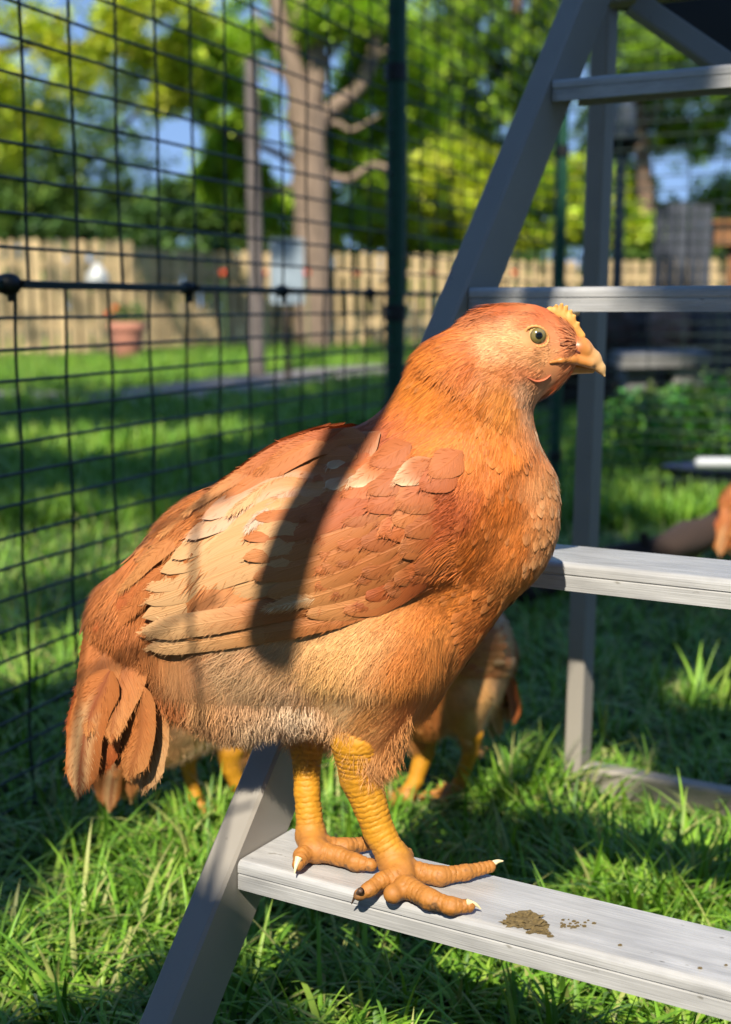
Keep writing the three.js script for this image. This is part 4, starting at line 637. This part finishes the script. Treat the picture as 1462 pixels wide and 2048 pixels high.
  // shrubs beyond the fence
  const shrub = (label, px, d0, clumps, size, tones) => { const f = at(px, 640, d0), o = thing('shrub', label, 'shrub', V(f.x, 0, f.z), 'shrubs behind the picket fence'); part('stem', mergeGeometries([-0.5, 0, 0.5].map((k) => tube([V(f.x, -0.05, f.z), V(f.x + k * 0.3, 0.5, f.z), V(f.x + k * 0.8, 1.2, f.z + k * 0.2)], 0.025, 10, 6))), bark(srgb(90, 70, 56)), o); crown(o, clumps, size, tones, null, leafy); };
  shrub('bright green shrub right of the big trunk', 740, 19, [cl(700, 450, 19, 130, 60, 1100), cl(800, 430, 19, 150, 90, 1500)], 0.20, G3);
  shrub('yellow green shrub between the two run posts', 960, 20, [cl(900, 400, 20, 140, 110, 1400), cl(1010, 420, 20, 140, 100, 1400), cl(930, 490, 19.5, 160, 50, 900)], 0.20, G3);
  shrub('green shrub seen below the ladder rung on the right', 1160, 19, [cl(1150, 420, 19, 120, 110, 1300), cl(1240, 470, 19, 100, 70, 700)], 0.20, G1.concat(G3));
  shrub('long low green bush filling the gaps of the pinkish pickets', 700, 18.5, [cl(560, 590, 18.4, 120, 80, 900), cl(720, 580, 18.4, 120, 90, 1100), cl(880, 575, 18.4, 120, 90, 1100)], 0.18, G1.concat(G4));
  shrub('low dark bush behind the pickets right of the ladder leg', 1240, 18, [cl(1060, 590, 18, 120, 80, 900), cl(1220, 580, 18, 120, 80, 900), cl(1390, 570, 18, 130, 90, 1000)], 0.18, G2.concat(G4));
  shrub('low dark bush behind the grey shaded pickets', 360, 18, [cl(300, 560, 17.6, 110, 90, 1000), cl(440, 560, 17.6, 100, 90, 1000), cl(100, 580, 17, 150, 70, 1200)], 0.18, G2);
  shrub('dark hedge bush behind the left half of the fence', 320, 19, [cl(290, 455, 19, 140, 50, 1300), cl(400, 440, 19, 120, 80, 1300), cl(160, 470, 20, 140, 35, 700)], 0.18, G2);
  shrub('dark bush behind the fence at the left of the big trunk', 500, 19, [cl(480, 450, 19, 110, 70, 1100), cl(570, 470, 19, 90, 55, 700)], 0.18, G2.concat(G4));
}
// ---------------------------------------------------------------- picket fences
const woodMap = texture(128, 256, (u, v) => 0.82 + 0.35 * tiled(u * 14, v * 4, 14, 4, 4));
function picketFence(label, pts, h, wd, gap, color, vary, group) {
  const c = new THREE.CatmullRomCurve3(pts), n = Math.floor(c.getLength() / (wd + gap)), g = thing('picket_fence', label, 'fence', pts[0].clone().setY(0), group);
  const shape = new THREE.Shape(); shape.moveTo(-wd / 2, 0); shape.lineTo(wd / 2, 0); shape.lineTo(wd / 2, h - wd * 0.55); shape.quadraticCurveTo(wd / 2, h - wd * 0.1, 0, h); shape.quadraticCurveTo(-wd / 2, h - wd * 0.1, -wd / 2, h - wd * 0.55);
  const geo = new THREE.ExtrudeGeometry(shape, { depth: 0.02, bevelEnabled: false, curveSegments: 3 });
  const mats = [0, 1, 2, 3].map((i) => new THREE.MeshStandardMaterial({ color: color.clone().multiplyScalar(1 + vary * (i - 1.5)), map: woodMap, roughness: 0.9 }));
  for (let i = 0; i < n; i++) { const t = (i + 0.5) / n, p = c.getPointAt(t), d = c.getTangentAt(t), m = new THREE.Mesh(geo, mats[Math.floor(rnd() * 4)]); m.name = 'picket'; m.position.copy(p).sub(g.position).setY(0.04 + rr(-0.012, 0.012)); m.rotation.y = Math.atan2(-d.z, d.x); m.rotation.z = rr(-0.012, 0.012); m.castShadow = m.receiveShadow = true; g.add(m); }
  for (const y of [h * 0.25, h * 0.78]) { const q = []; for (let i = 0; i <= 8; i++) { const p = c.getPointAt(i / 8), d = c.getTangentAt(i / 8); q.push(V(p.x + d.z * 0.03, y, p.z - d.x * 0.03)); } for (let i = 0; i < 8; i++) { const a = q[i], b = q[i + 1], dd = b.clone().sub(a).normalize(); part('rail', bar(a, b, UP, V(-dd.z, 0, dd.x), 0.07, 0.035, 0.003), mats[1], g); } }
  for (let i = 0; i <= 4; i++) { const p = c.getPointAt(i / 4), d = c.getTangentAt(i / 4); part('fence_post', bar(V(p.x + d.z * 0.07, -0.05, p.z - d.x * 0.07), V(p.x + d.z * 0.07, h + 0.03, p.z - d.x * 0.07), V(1, 0, 0), V(0, 0, -1), 0.1, 0.1, 0.006), mats[0], g); }
  return g;
}
const fenceWood = srgb(208, 180, 132);
const gx = (px, d) => at(px, 611, d).setY(0);
picketFence('sunlit yellowish picket fence at the left edge', [gx(-160, 13.0), gx(60, 13.2), gx(250, 13.6)], 1.10, 0.086, 0.028, fenceWood, 0.12, 'picket fences around the garden');
picketFence('grey shaded picket fence between the yellow pickets and the big trunk', [gx(258, 14.6), gx(420, 15.6), gx(520, 16)], 1.08, 0.085, 0.05, fenceWood, 0.12, 'picket fences around the garden');
picketFence('pinkish brown picket fence with wide gaps behind the grey sign', [gx(526, 16), gx(800, 16.4), gx(1000, 16.6)], 1.08, 0.085, 0.068, fenceWood, 0.12, 'picket fences around the garden');
picketFence('dark picket fence behind the ladder on the right', [gx(1006, 16.6), gx(1250, 16.4), gx(1520, 15.8)], 1.0, 0.095, 0.05, fenceWood, 0.12, 'picket fences around the garden');
// ---------------------------------------------------------------- garden things
{
  const d = 9.4, p = (x, y) => at(x, y, d);
  const g = thing('wooden_pole', 'tall grey weathered pole left of the big trunk', 'pole', p(512, 720).setY(0));
  part('shaft', tube([p(514, 760).setY(-0.1), p(513, 560), p(508, 400), p(505, 250), p(502, 122)], (t) => 0.058 - 0.014 * t, 30, 12), bark(srgb(118, 108, 102)), g);
  part('top', new THREE.SphereGeometry(0.046, 14, 10).scale(1, 0.6, 1).translate(...p(502, 122).toArray()), bark(srgb(118, 108, 102)), g);
}
{
  const d = 8.6, a = at(541, 608, d), b = at(607, 476, d), w = b.x - a.x, h = b.y - a.y;
  const g = thing('sign_board', 'pale blue grey sign board on a stake before the big trunk', 'sign', V((a.x + b.x) / 2, 0, a.z));
  part('panel', prism(rect(w, h, 0.012), V(1, 0, 0), UP, V(a.x, a.y, a.z), V(a.x, a.y, a.z - 0.018)), new THREE.MeshStandardMaterial({ color: srgb(150, 164, 172), roughness: 0.5, map: texture(64, 64, (u, v) => 0.85 + 0.3 * tiled(u * 5, v * 5, 5, 5, 3)) }), g);
  part('stake', bar(V(a.x + w / 2 - 0.02, -0.05, a.z - 0.04), V(a.x + w / 2 - 0.02, a.y + h * 0.8, a.z - 0.04), V(1, 0, 0), V(0, 0, 1), 0.04, 0.02, 0.002), std(srgb(80, 66, 54), 0.9), g);
}
{
  const lathe = (pts, p, m, name, g) => part(name, new THREE.LatheGeometry(pts.map(([r, y]) => new THREE.Vector2(r, y)), 24).translate(p.x, p.y, p.z), m, g);
  const p0 = at(256, 720, 12.2).setY(0), g = thing('flower_pot', 'terracotta flower pot at the foot of the yellow pickets', 'flower pot', p0);
  lathe([[0, 0.0], [0.11, 0.0], [0.155, 0.29], [0.175, 0.29], [0.175, 0.35], [0.15, 0.35], [0.145, 0.31], [0, 0.31]], p0, std(srgb(196, 132, 108), 0.85), 'pot', g);
  const leaves = []; for (let i = 0; i < 60; i++) leaves.push([M4(V(rr(-0.15, 0.15), rr(0.34, 0.5), rr(-0.15, 0.15)), eul(rr(-1, 1), rr(0, 6), rr(-1, 1)), V(0.07, 0.07, 0.07)), srgb(80, 120, 46)]);
  scatter('foliage', leafCard, leafy, leaves, null, null, g);
  for (const [x, y, z] of [[-0.15, 0.42, 0.05], [-0.10, 0.47, 0.0]]) part('blossom', new THREE.IcosahedronGeometry(0.035, 1).translate(p0.x + x, p0.y + y, p0.z + z), std(srgb(222, 92, 40), 0.7), g);
  // lantern hung on the yellow pickets
  const q = at(196, 580, 12.6), l = thing('lantern', 'pale metal lantern hanging on the yellow picket fence', 'lantern', q);
  lathe([[0, 0], [0.08, 0.0], [0.10, 0.03], [0.105, 0.13], [0.075, 0.17], [0.03, 0.235], [0.012, 0.25], [0, 0.252]], q, std(srgb(196, 196, 188), 0.5, { metalness: 0.3 }), 'body', l);
  part('handle', new THREE.TorusGeometry(0.035, 0.006, 8, 20).translate(q.x, q.y + 0.275, q.z), std(srgb(120, 120, 116), 0.5), l);
  // red flower heads along the fence
  const red = std(srgb(224, 84, 40), 0.7), stemM = std(srgb(70, 110, 44), 0.8);
  for (const [px, label] of [[447, 'orange red flower left of the tall grey pole'], [527, 'orange red flower beside the grey sign'], [613, 'orange red flower at the right edge of the grey sign'], [714, 'orange red flower between the sign and the dark post'], [866, 'orange red flower right of the dark post'], [1030, 'orange red flower seen under the ladder\'s leg']]) {
    const f = at(px, 549, 14.6), fl = thing('flower', label, 'flower', V(f.x, 0, f.z), 'orange red flowers along the picket fence');
    part('stem', tube([V(f.x + 0.02, -0.02, f.z), V(f.x + 0.01, 0.4, f.z), f.clone()], 0.008, 12, 6), stemM, fl);
    for (let i = 0; i < 6; i++) part('petal', new THREE.SphereGeometry(0.035, 8, 6).scale(0.7, 1, 0.45).rotateX(0.35).translate(0, 0.012, 0.026).rotateY(i * 1.047).translate(f.x, f.y, f.z), red, fl);
  }
}
{
  // bird feeder, board back and box on the right
  const d = 6.4, p = (x, y, dd = d) => at(x, y, dd), g = thing('bird_feeder', 'dark bird feeder with a wide tray on a grey pole', 'bird feeder', p(1240, 800).setY(0));
  part('pole', tube([p(1226, 800).setY(-0.05), p(1234, 560), p(1242, 305)], 0.026, 16, 10), std(srgb(86, 84, 84), 0.6), g);
  part('tray', new THREE.LatheGeometry([[0, -0.055], [0.06, -0.05], [0.075, -0.012], [0.10, 0.0], [0.102, 0.012], [0.07, 0.006], [0, 0.006]].map(([a, b]) => new THREE.Vector2(a, b)), 24).translate(...p(1240, 285).toArray()), std(srgb(22, 22, 22), 0.6), g);
  part('seed_cage', new THREE.LatheGeometry([[0, 0], [0.058, 0.004], [0.062, 0.15], [0.04, 0.175], [0.008, 0.19], [0, 0.19]].map(([a, b]) => new THREE.Vector2(a, b)), 20).translate(...p(1243, 283).toArray()), new THREE.MeshStandardMaterial({ color: srgb(112, 116, 120), roughness: 0.6 }), g);
}
{
  const d = 7.2, g = thing('plank_screen', 'charcoal screen of upright boards at the right edge above the ladder step', 'screen', at(1370, 640, d).setY(0)), ms = [0, 1, 2].map((i) => std(srgb(58 + i * 7, 62 + i * 7, 70 + i * 7), 0.75));
  const a = at(1306, 560, d), b = at(1428, 408, d), n = 5, w = (b.x - a.x) / n;
  for (let i = 0; i < n; i++) part('board', bar(V(a.x + i * w, 0.02, a.z), V(a.x + i * w, b.y + [-0.012, 0.002, 0.004, 0.0, -0.006][i], a.z), V(1, 0, 0), V(0, 0, -1), w - 0.005, 0.02, 0.003), ms[i % 3], g);
  for (const y of [0.3, 0.75]) part('rail', bar(V(a.x, y, a.z - 0.025), V(b.x, y, a.z - 0.025), UP, V(0, 0, -1), 0.06, 0.03, 0.003), ms[0], g);
  const q = at(1440, 640, 7.6).setY(0), s = thing('nest_box', 'brown wooden box on a post at the right edge', 'box', q), wood = new THREE.MeshStandardMaterial({ color: srgb(150, 104, 66), map: woodMap, roughness: 0.85 });
  const c = at(1430, 490, 7.6); part('case', bar(c, c.clone().add(V(0, 0.11, 0)), V(1, 0, 0), V(0, 0, -1), 0.22, 0.16, 0.004), wood, s);
  part('lid', bar(c.clone().add(V(-0.02, 0.113, 0.03)), c.clone().add(V(-0.02, 0.135, 0.03)), V(1, 0, 0), V(0, 0, -1), 0.26, 0.22, 0.004), wood, s);
  part('post', bar(V(c.x + 0.09, -0.05, c.z - 0.06), V(c.x + 0.09, c.y - 0.003, c.z - 0.06), V(1, 0, 0), V(0, 0, -1), 0.05, 0.05, 0.004), wood, s);
}
// rough bank in the shade behind the ladder, with what lies on it
function lump(p, r, sx, sy, sz, freq, amp, k, detail = 4) { const g = new THREE.IcosahedronGeometry(r, detail), a = g.attributes.position; for (let i = 0; i < a.count; i++) { const v = V(a.getX(i), a.getY(i), a.getZ(i)), n = 1 + amp * fbm(v.x / r * freq + k, v.y / r * freq, v.z / r * freq, 4); a.setXYZ(i, v.x * n * sx + p.x, v.y * n * sy + p.y, v.z * n * sz + p.z); } g.computeVertexNormals(); return g; }
{
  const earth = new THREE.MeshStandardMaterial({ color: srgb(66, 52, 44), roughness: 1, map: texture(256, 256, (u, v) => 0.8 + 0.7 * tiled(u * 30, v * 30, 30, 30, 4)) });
  const stone = (c) => new THREE.MeshStandardMaterial({ color: c, roughness: 0.9, map: woodMap });
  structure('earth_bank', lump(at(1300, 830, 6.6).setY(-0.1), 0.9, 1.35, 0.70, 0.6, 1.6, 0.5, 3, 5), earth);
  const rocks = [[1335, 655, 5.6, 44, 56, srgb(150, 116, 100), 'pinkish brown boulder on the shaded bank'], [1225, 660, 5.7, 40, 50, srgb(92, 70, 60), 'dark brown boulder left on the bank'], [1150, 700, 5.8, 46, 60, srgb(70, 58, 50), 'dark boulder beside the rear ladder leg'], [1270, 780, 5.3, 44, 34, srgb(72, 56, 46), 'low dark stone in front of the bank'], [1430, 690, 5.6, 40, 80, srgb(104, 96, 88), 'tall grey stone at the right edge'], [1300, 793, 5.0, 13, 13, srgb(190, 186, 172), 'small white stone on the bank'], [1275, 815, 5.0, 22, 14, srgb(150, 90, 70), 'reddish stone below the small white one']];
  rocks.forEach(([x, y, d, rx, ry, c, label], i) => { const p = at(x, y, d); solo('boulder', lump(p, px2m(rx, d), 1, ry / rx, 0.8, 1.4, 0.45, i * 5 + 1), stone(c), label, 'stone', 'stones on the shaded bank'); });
  const q = at(1232, 745, 5.2), w = px2m(175, 5.2), g = thing('stone_slab', 'grey slab laid on blocks across the shaded bank', 'slab', V(q.x + w / 2, 0, q.z)), m = stone(srgb(122, 120, 116));
  part('slab', prism([[0, 0], [w, 0.01], [w + 0.01, 0.055], [0.01, 0.05]], V(1, 0, 0), UP, q.clone().add(V(0, 0.02, 0.1)), q.clone().add(V(0, 0.03, -0.18))), m, g);
  part('block', bar(V(q.x + w - 0.13, 0, q.z + 0.06), V(q.x + w - 0.13, q.y + 0.021, q.z + 0.06), V(1, 0, 0), V(0, 0, -1), 0.12, 0.2, 0.01), stone(srgb(140, 138, 130)), g);
  part('block', bar(V(q.x + 0.03, 0, q.z + 0.04), V(q.x + 0.03, q.y + 0.019, q.z + 0.04), V(1, 0, 0), V(0, 0, -1), 0.12, 0.2, 0.01), m, g);
  // leafy weeds before the bank
  const f = onLevel(1300, 930), wd = thing('weed_clump', 'clump of bright green leafy weeds right of the rear ladder leg', 'weeds', V(f.x, 0, f.z)), list = [];
  for (let i = 0; i < 900; i++) { const a = rr(1190, 1462), y = rr(800, 965) - 60 * smooth(a, 1330, 1440) * rnd(), d = rr(3.7, 4.5), p = at(a, y + 40 * smooth(a, 1250, 1190) - 10, d); if (p.y < 0) p.y = rr(0, 0.05); if (fbm(p.x * 6, p.y * 6, p.z * 6) < -0.05) continue; const s = rr(0.035, 0.07); list.push([M4(p.sub(wd.position), eul(rr(-0.7, 0.7), rr(0, 6.28), rr(-0.6, 0.6)), V(s, s, s)), srgb(rr(80, 120), rr(130, 165), rr(40, 70))]); }
  scatter('foliage', leafCard, leafy, list, null, null, wd); for (let i = 0; i < 9; i++) { const x = at(rr(1200, 1450), 900, rr(3.8, 4.4)); part('stem', tube([V(x.x, -0.02, x.z), V(x.x + 0.01, 0.08, x.z), V(x.x + rr(-0.04, 0.04), 0.19, x.z)], 0.003, 8, 5), std(srgb(90, 124, 50), 0.8), wd); }
}
{
  const q = onLevel(1400, 1010), d = -q.z * 0.96, g = thing('drinker_tray', 'dark blue plastic tray at the right edge beyond the ladder', 'tray', q.clone()), navy = std(srgb(24, 32, 62), 0.45), blk = std(srgb(26, 28, 30), 0.5), c = q.clone();
  const w = px2m(90, d), ring = (r0, r1, y0, y1, m, name) => part(name, new THREE.LatheGeometry([[r0 * 0.9, y0], [r0, y0], [r1, y1], [r1 * 0.93, y1], [r0 * 0.9, y0 + 0.006]].map(([a, b]) => new THREE.Vector2(a, b)), 30).scale(1, 1, 0.7).translate(c.x + w * 0.3, 0, c.z), m, g);
  ring(w * 1.0, w * 1.3, 0.005, 0.055, blk, 'base'); ring(w * 0.8, w * 1.25, 0.058, 0.10, navy, 'rim');
  part('float', new THREE.CapsuleGeometry(0.013, 0.07, 6, 14).rotateZ(Math.PI / 2).translate(...at(1430, 926, d - 0.12).toArray()), std(srgb(186, 188, 190), 0.5), g);
}
{
  const A = (x, y, d) => at(x, y, d);
  const g = thing('fallen_branch', 'thick dark brown branch lying on the grass behind the second ladder step', 'branch', onLevel(1300, 1160));
  part('wood', tube([onLevel(1040, 1222).setY(0.03), onLevel(1180, 1185).setY(0.045), A(1320, 1100, 2.35), A(1420, 1062, 2.5), A(1520, 1030, 2.6)], (t) => (0.018 + 0.022 * t) * (1 + 0.14 * Math.sin(t * 23)), 60, 14), new THREE.MeshStandardMaterial({ color: srgb(64, 48, 38), roughness: 0.95, map: barkMap, bumpMap: barkMap, bumpScale: 0.008 }), g);
  part('stub', tube([A(1300, 1110, 2.33), A(1290, 1080, 2.33), A(1286, 1066, 2.33)], (t) => 0.011 - 0.004 * t, 8, 8), bark(srgb(70, 54, 42)), g);
}
// droppings on the tread
{
  const onT = (x, y, h = 0.001) => onLevel(x, y, T1 + h), m = new THREE.MeshStandardMaterial({ color: srgb(112, 94, 58), roughness: 0.95, map: texture(64, 64, (u, v) => 0.8 + 0.9 * tiled(u * 12, v * 12, 12, 12, 3)) });
  const g = thing('dropping', 'dried brown dropping on the tread right of the hen\'s claws', 'dropping', onT(1055, 1850));
  const blob = (x, y, r, h, k) => { const p = onT(x, y, 0.0004), geo = lump(V(0, 0, 0), r * K, 1.4, h * 2.6, 0.9, 4.2, 1.25, k, 5); geo.translate(p.x, p.y, p.z); return geo; };
  part('crust', mergeGeometries([blob(1048, 1838, 22, 0.22, 1), blob(1066, 1850, 19, 0.2, 2), blob(1030, 1846, 15, 0.2, 3), blob(1080, 1862, 10, 0.2, 4)]), m, g);
  part('smear', mergeGeometries([blob(1092, 1866, 6, 0.18, 5), blob(1101, 1872, 4, 0.2, 6), blob(1060, 1864, 5, 0.2, 7)]), m, g);
  const bits = []; for (let i = 0; i < 26; i++) bits.push(blob(rr(1120, 1190), rr(1838, 1856), rr(1, 2.6), 0.3, i)); for (const [x, y, r] of [[1400, 1936, 2.6], [1452, 1930, 2], [1240, 1890, 2.5], [870, 1800, 3]]) bits.push(blob(x, y, r, 0.3, x));
  const b = solo('crumbs', mergeGeometries(bits), m, 'scattered brown crumbs on the tread beside the dropping', 'dirt'); b.userData.kind = 'stuff';
}
// ---------------------------------------------------------------- more hens
{
  const few = (o, every) => { const g = o.geometry.clone(), I = Array.from(o.geometry.index.array), per = 18, out = []; for (let i = 0; i < I.length; i += per * every) for (let k = i; k < Math.min(i + per, I.length); k++) out.push(I[k]); g.setIndex(out); return g; };
  const down = hen.children.find((c) => c.name === 'down'), lean = few(down, 4), hens = [];
  const another = (label, x, z, turn, s, y = 0) => { const h = hen.clone(); h.name = numbered('hen'); h.position.set(x, groundY(x, z) + y, z); h.rotation.y = turn; h.scale.setScalar(s); h.traverse((c) => { if (c.name === 'down' || c.name === 'barbs') c.geometry = c.name === 'down' ? lean : c.geometry; }); tag(h, label, 'hen', 'hens in the run'); scene.add(h); hens.push(h); return h; };
  let p = onLevel(872, 1612); another('reddish brown hen standing in the shade behind the large hen, right of its legs', p.x, p.z, -Math.PI * 0.70, 0.86, 0.004);
  p = onLevel(452, 1622); another('brown hen mostly hidden behind the large hen, its yellow leg showing at the left', p.x, p.z, 0.72, 0.80, 0.004);
  p = onLevel(1600, 1150); another('brown hen at the right edge of the photo, only its back end showing', p.x, p.z, 0.15, 0.95, 0.004);
}
// ---------------------------------------------------------------- unseen things placed to shade the scene from behind the camera
{
  // unseen pole and wire mesh, placed to cast shadow bands on the hen
  const c0 = at(603, 1000, ZH - 0.055).addScaledVector(SUN, 0.85), dir = V(0.25, 1, 0.0).normalize();
  const hook = c0.clone().addScaledVector(dir, 0.72), g = thing('unseen_pole', 'short unseen pole, out of view, placed to darken a band on the hen', 'pole', hook.clone());
  part('pole', tube([c0.clone().addScaledVector(dir, -0.082), c0.clone(), hook.clone()], 0.0135, 16, 14), postMat, g);
  part('bracket', tube([hook.clone(), hook.clone().add(V(-0.25, 0, 0.03)), V(c0.x - 0.55, hook.y, c0.z + 0.10)], 0.008, 10, 8), postMat, g);
  const dp = V(-0.95, 0, 0.18).normalize(), base = c0.clone().setY(0).add(V(-0.02, 0, 0));
  const unseenMesh = { a: base, d: dp };
  const pn = meshPanel('unseen wire mesh, out of view, placed to cast mesh shadows on the hen', unseenMesh, 0.03, 0.85, 0.0, 1.7, 0.05, 0.082, 0.080, false, 0.0018);
}
const litDiscs = [];                                                   // spots kept sunlit, unseen crowns get no leaves over them: point, radius
{
  const g = (x, y, r) => litDiscs.push([onLevel(x, y), r]), s = (x, y, d, r) => litDiscs.push([at(x, y, d), r]);
  for (const [x, y, r] of [[1040, 690, 0.05], [960, 720, 0.06], [900, 860, 0.08], [960, 1000, 0.08], [980, 1150, 0.06], [820, 1000, 0.08], [700, 1000, 0.08], [600, 1080, 0.08], [480, 1080, 0.07], [380, 1150, 0.06], [700, 1280, 0.07], [560, 1330, 0.07], [850, 1280, 0.06], [1110, 700, 0.05], [1180, 720, 0.04], [450, 1280, 0.05], [330, 1230, 0.03], [720, 1400, 0.05], [760, 1480, 0.03]]) s(x, y, ZH - 0.03, r);
  for (const [x, y, r] of [[800, 1760, 0.045], [900, 1790, 0.045], [1000, 1840, 0.05], [1120, 1880, 0.05], [1240, 1900, 0.05], [1360, 1950, 0.05], [1460, 1980, 0.05], [775, 1650, 0.01]]) litDiscs.push([onLevel(x, y, T1), r]);
  s(1455, 1000, 2.3, 0.08); for (const [x, y] of [[1180, 1130], [1280, 1150], [1380, 1170], [1460, 1190]]) s(x, y, 0.86, 0.045);
  for (const [x, y, r] of [[330, 1740, 0.055], [410, 1660, 0.03], [250, 1850, 0.05], [120, 1950, 0.015], [350, 1860, 0.02], [1030, 1560, 0.015], [1280, 1790, 0.05], [1400, 1740, 0.055], [1330, 1830, 0.05], [1450, 1810, 0.05], [1000, 1950, 0.01], [1130, 1980, 0.02], [1240, 1990, 0.01], [660, 1590, 0.03], [870, 1590, 0.03], [1150, 1540, 0.04], [70, 1340, 0.04], [150, 1310, 0.03], [1420, 1390, 0.02], [250, 910, 0.16], [100, 885, 0.12], [430, 890, 0.12], [60, 730, 0.45], [200, 725, 0.45], [590, 700, 0.6], [150, 700, 0.8], [1310, 880, 0.25], [1250, 920, 0.2]]) g(x, y, r);
}
const shades = (p, pad) => { for (const [c, r] of litDiscs) { const v = p.clone().sub(c), t = v.dot(SUN); if (t > 0 && v.lengthSq() - t * t < (r + pad) ** 2) return true; } return false; };
{
  const over = (x, y, dist, t) => at(x, y, dist).addScaledVector(SUN, t);  // both trees are unseen, their leaf clumps placed where shade should fall
  const near = over(800, 1100, 1.1, 3.4), limb = (...p) => ({ p, r0: 0.05, r1: 0.015 });
  tree('unseen leafy tree behind the camera, crown shaped to shade the run', V(-2.9, 0, 2.6), { p: [V(-2.9, -0.1, 2.6), V(-2.8, 1.2, 2.6), V(-2.5, 2.1, 2.4), V(-2.0, 2.9, 2.0)], r0: 0.16, r1: 0.08 }, [limb(V(-2.5, 2.1, 2.4), V(-1.8, 2.5, 1.9), near.clone().add(V(-0.75, 0.1, 0.2))), limb(V(-2.0, 2.9, 2.0), V(-0.8, 3.5, 1.7), V(0.4, 3.4, 1.2))],
    [[near, 1.25, 0.5, 6500], [over(1100, 250, 1.2, 2.9), 0.55, 0.4, 3600], [over(200, 1450, 1.25, 3.5), 0.8, 0.4, 2600], [over(1300, 1250, 2.0, 3.8), 1.0, 0.5, 4200], [over(440, 1830, 0.72, 2.9), 0.22, 0.2, 700], [over(700, 1950, 0.85, 3.0), 0.3, 0.2, 1100], [over(60, 1600, 1.2, 3.2), 0.3, 0.25, 1100], [over(1150, 1680, 1.15, 3.2), 0.35, 0.2, 1200], [over(790, 330, 2.3, 3.9), 0.45, 0.8, 2200], [over(960, 1390, 1.32, 3.3), 0.22, 0.15, 700]], 0.07, G4, srgb(100, 84, 70), null, (p) => shades(p, 0.075), leafyDense);
  tree('second unseen leafy tree, out of view, placed to shade the lawn', V(-5.2, 0, -0.6), { p: [V(-5.2, -0.1, -0.6), V(-5.0, 2, -0.6), V(-4.2, 4.2, -0.8), V(-3.0, 5.6, -1.2)], r0: 0.26, r1: 0.14 }, [{ p: [V(-4.2, 4.2, -0.8), V(-2.4, 5.2, -1.2), V(-0.6, 5.8, -1.6)], r0: 0.1, r1: 0.03 }],
    [[over(350, 900, 4.5, 8.5), 1.7, 0.9, 3600], [over(700, 800, 7, 9), 2.4, 1.0, 3000], [over(1250, 760, 5.6, 8.5), 1.6, 0.9, 4600], [over(300, 620, 13, 9.5), 2.6, 1.0, 250], [over(900, 640, 14, 9.5), 2.6, 1.2, 1400]], 0.16, G4, srgb(100, 84, 70), null, (p) => shades(p, 0.12), leafyDense);
}
// unseen hedge ring, placed to darken the run by blocking the low sky
{
  const g = thing('hedge', 'tall unseen hedge, out of view, placed to keep the low sky off the run', 'hedge', V(0, 0, 6)), clumps = [];
  for (const deg of [-118, -92, -66, -40, -14, 14, 40, 66, 92, 118]) { const a = deg * Math.PI / 180; clumps.push([V(Math.sin(a) * 6.6, 1.7, Math.cos(a) * 6.6 - 0.8), 1.9, 2.3, 900, 1.3]); }
  part('stem', mergeGeometries(clumps.map(([c]) => tube([V(c.x, -0.05, c.z), V(c.x, 1, c.z), V(c.x + 0.1, 2.4, c.z)], 0.05, 8, 6))), bark(srgb(84, 68, 54)), g);
  crown(g, clumps, 0.30, G2, null, leafyDense);
}
renderer.render(scene, camera);
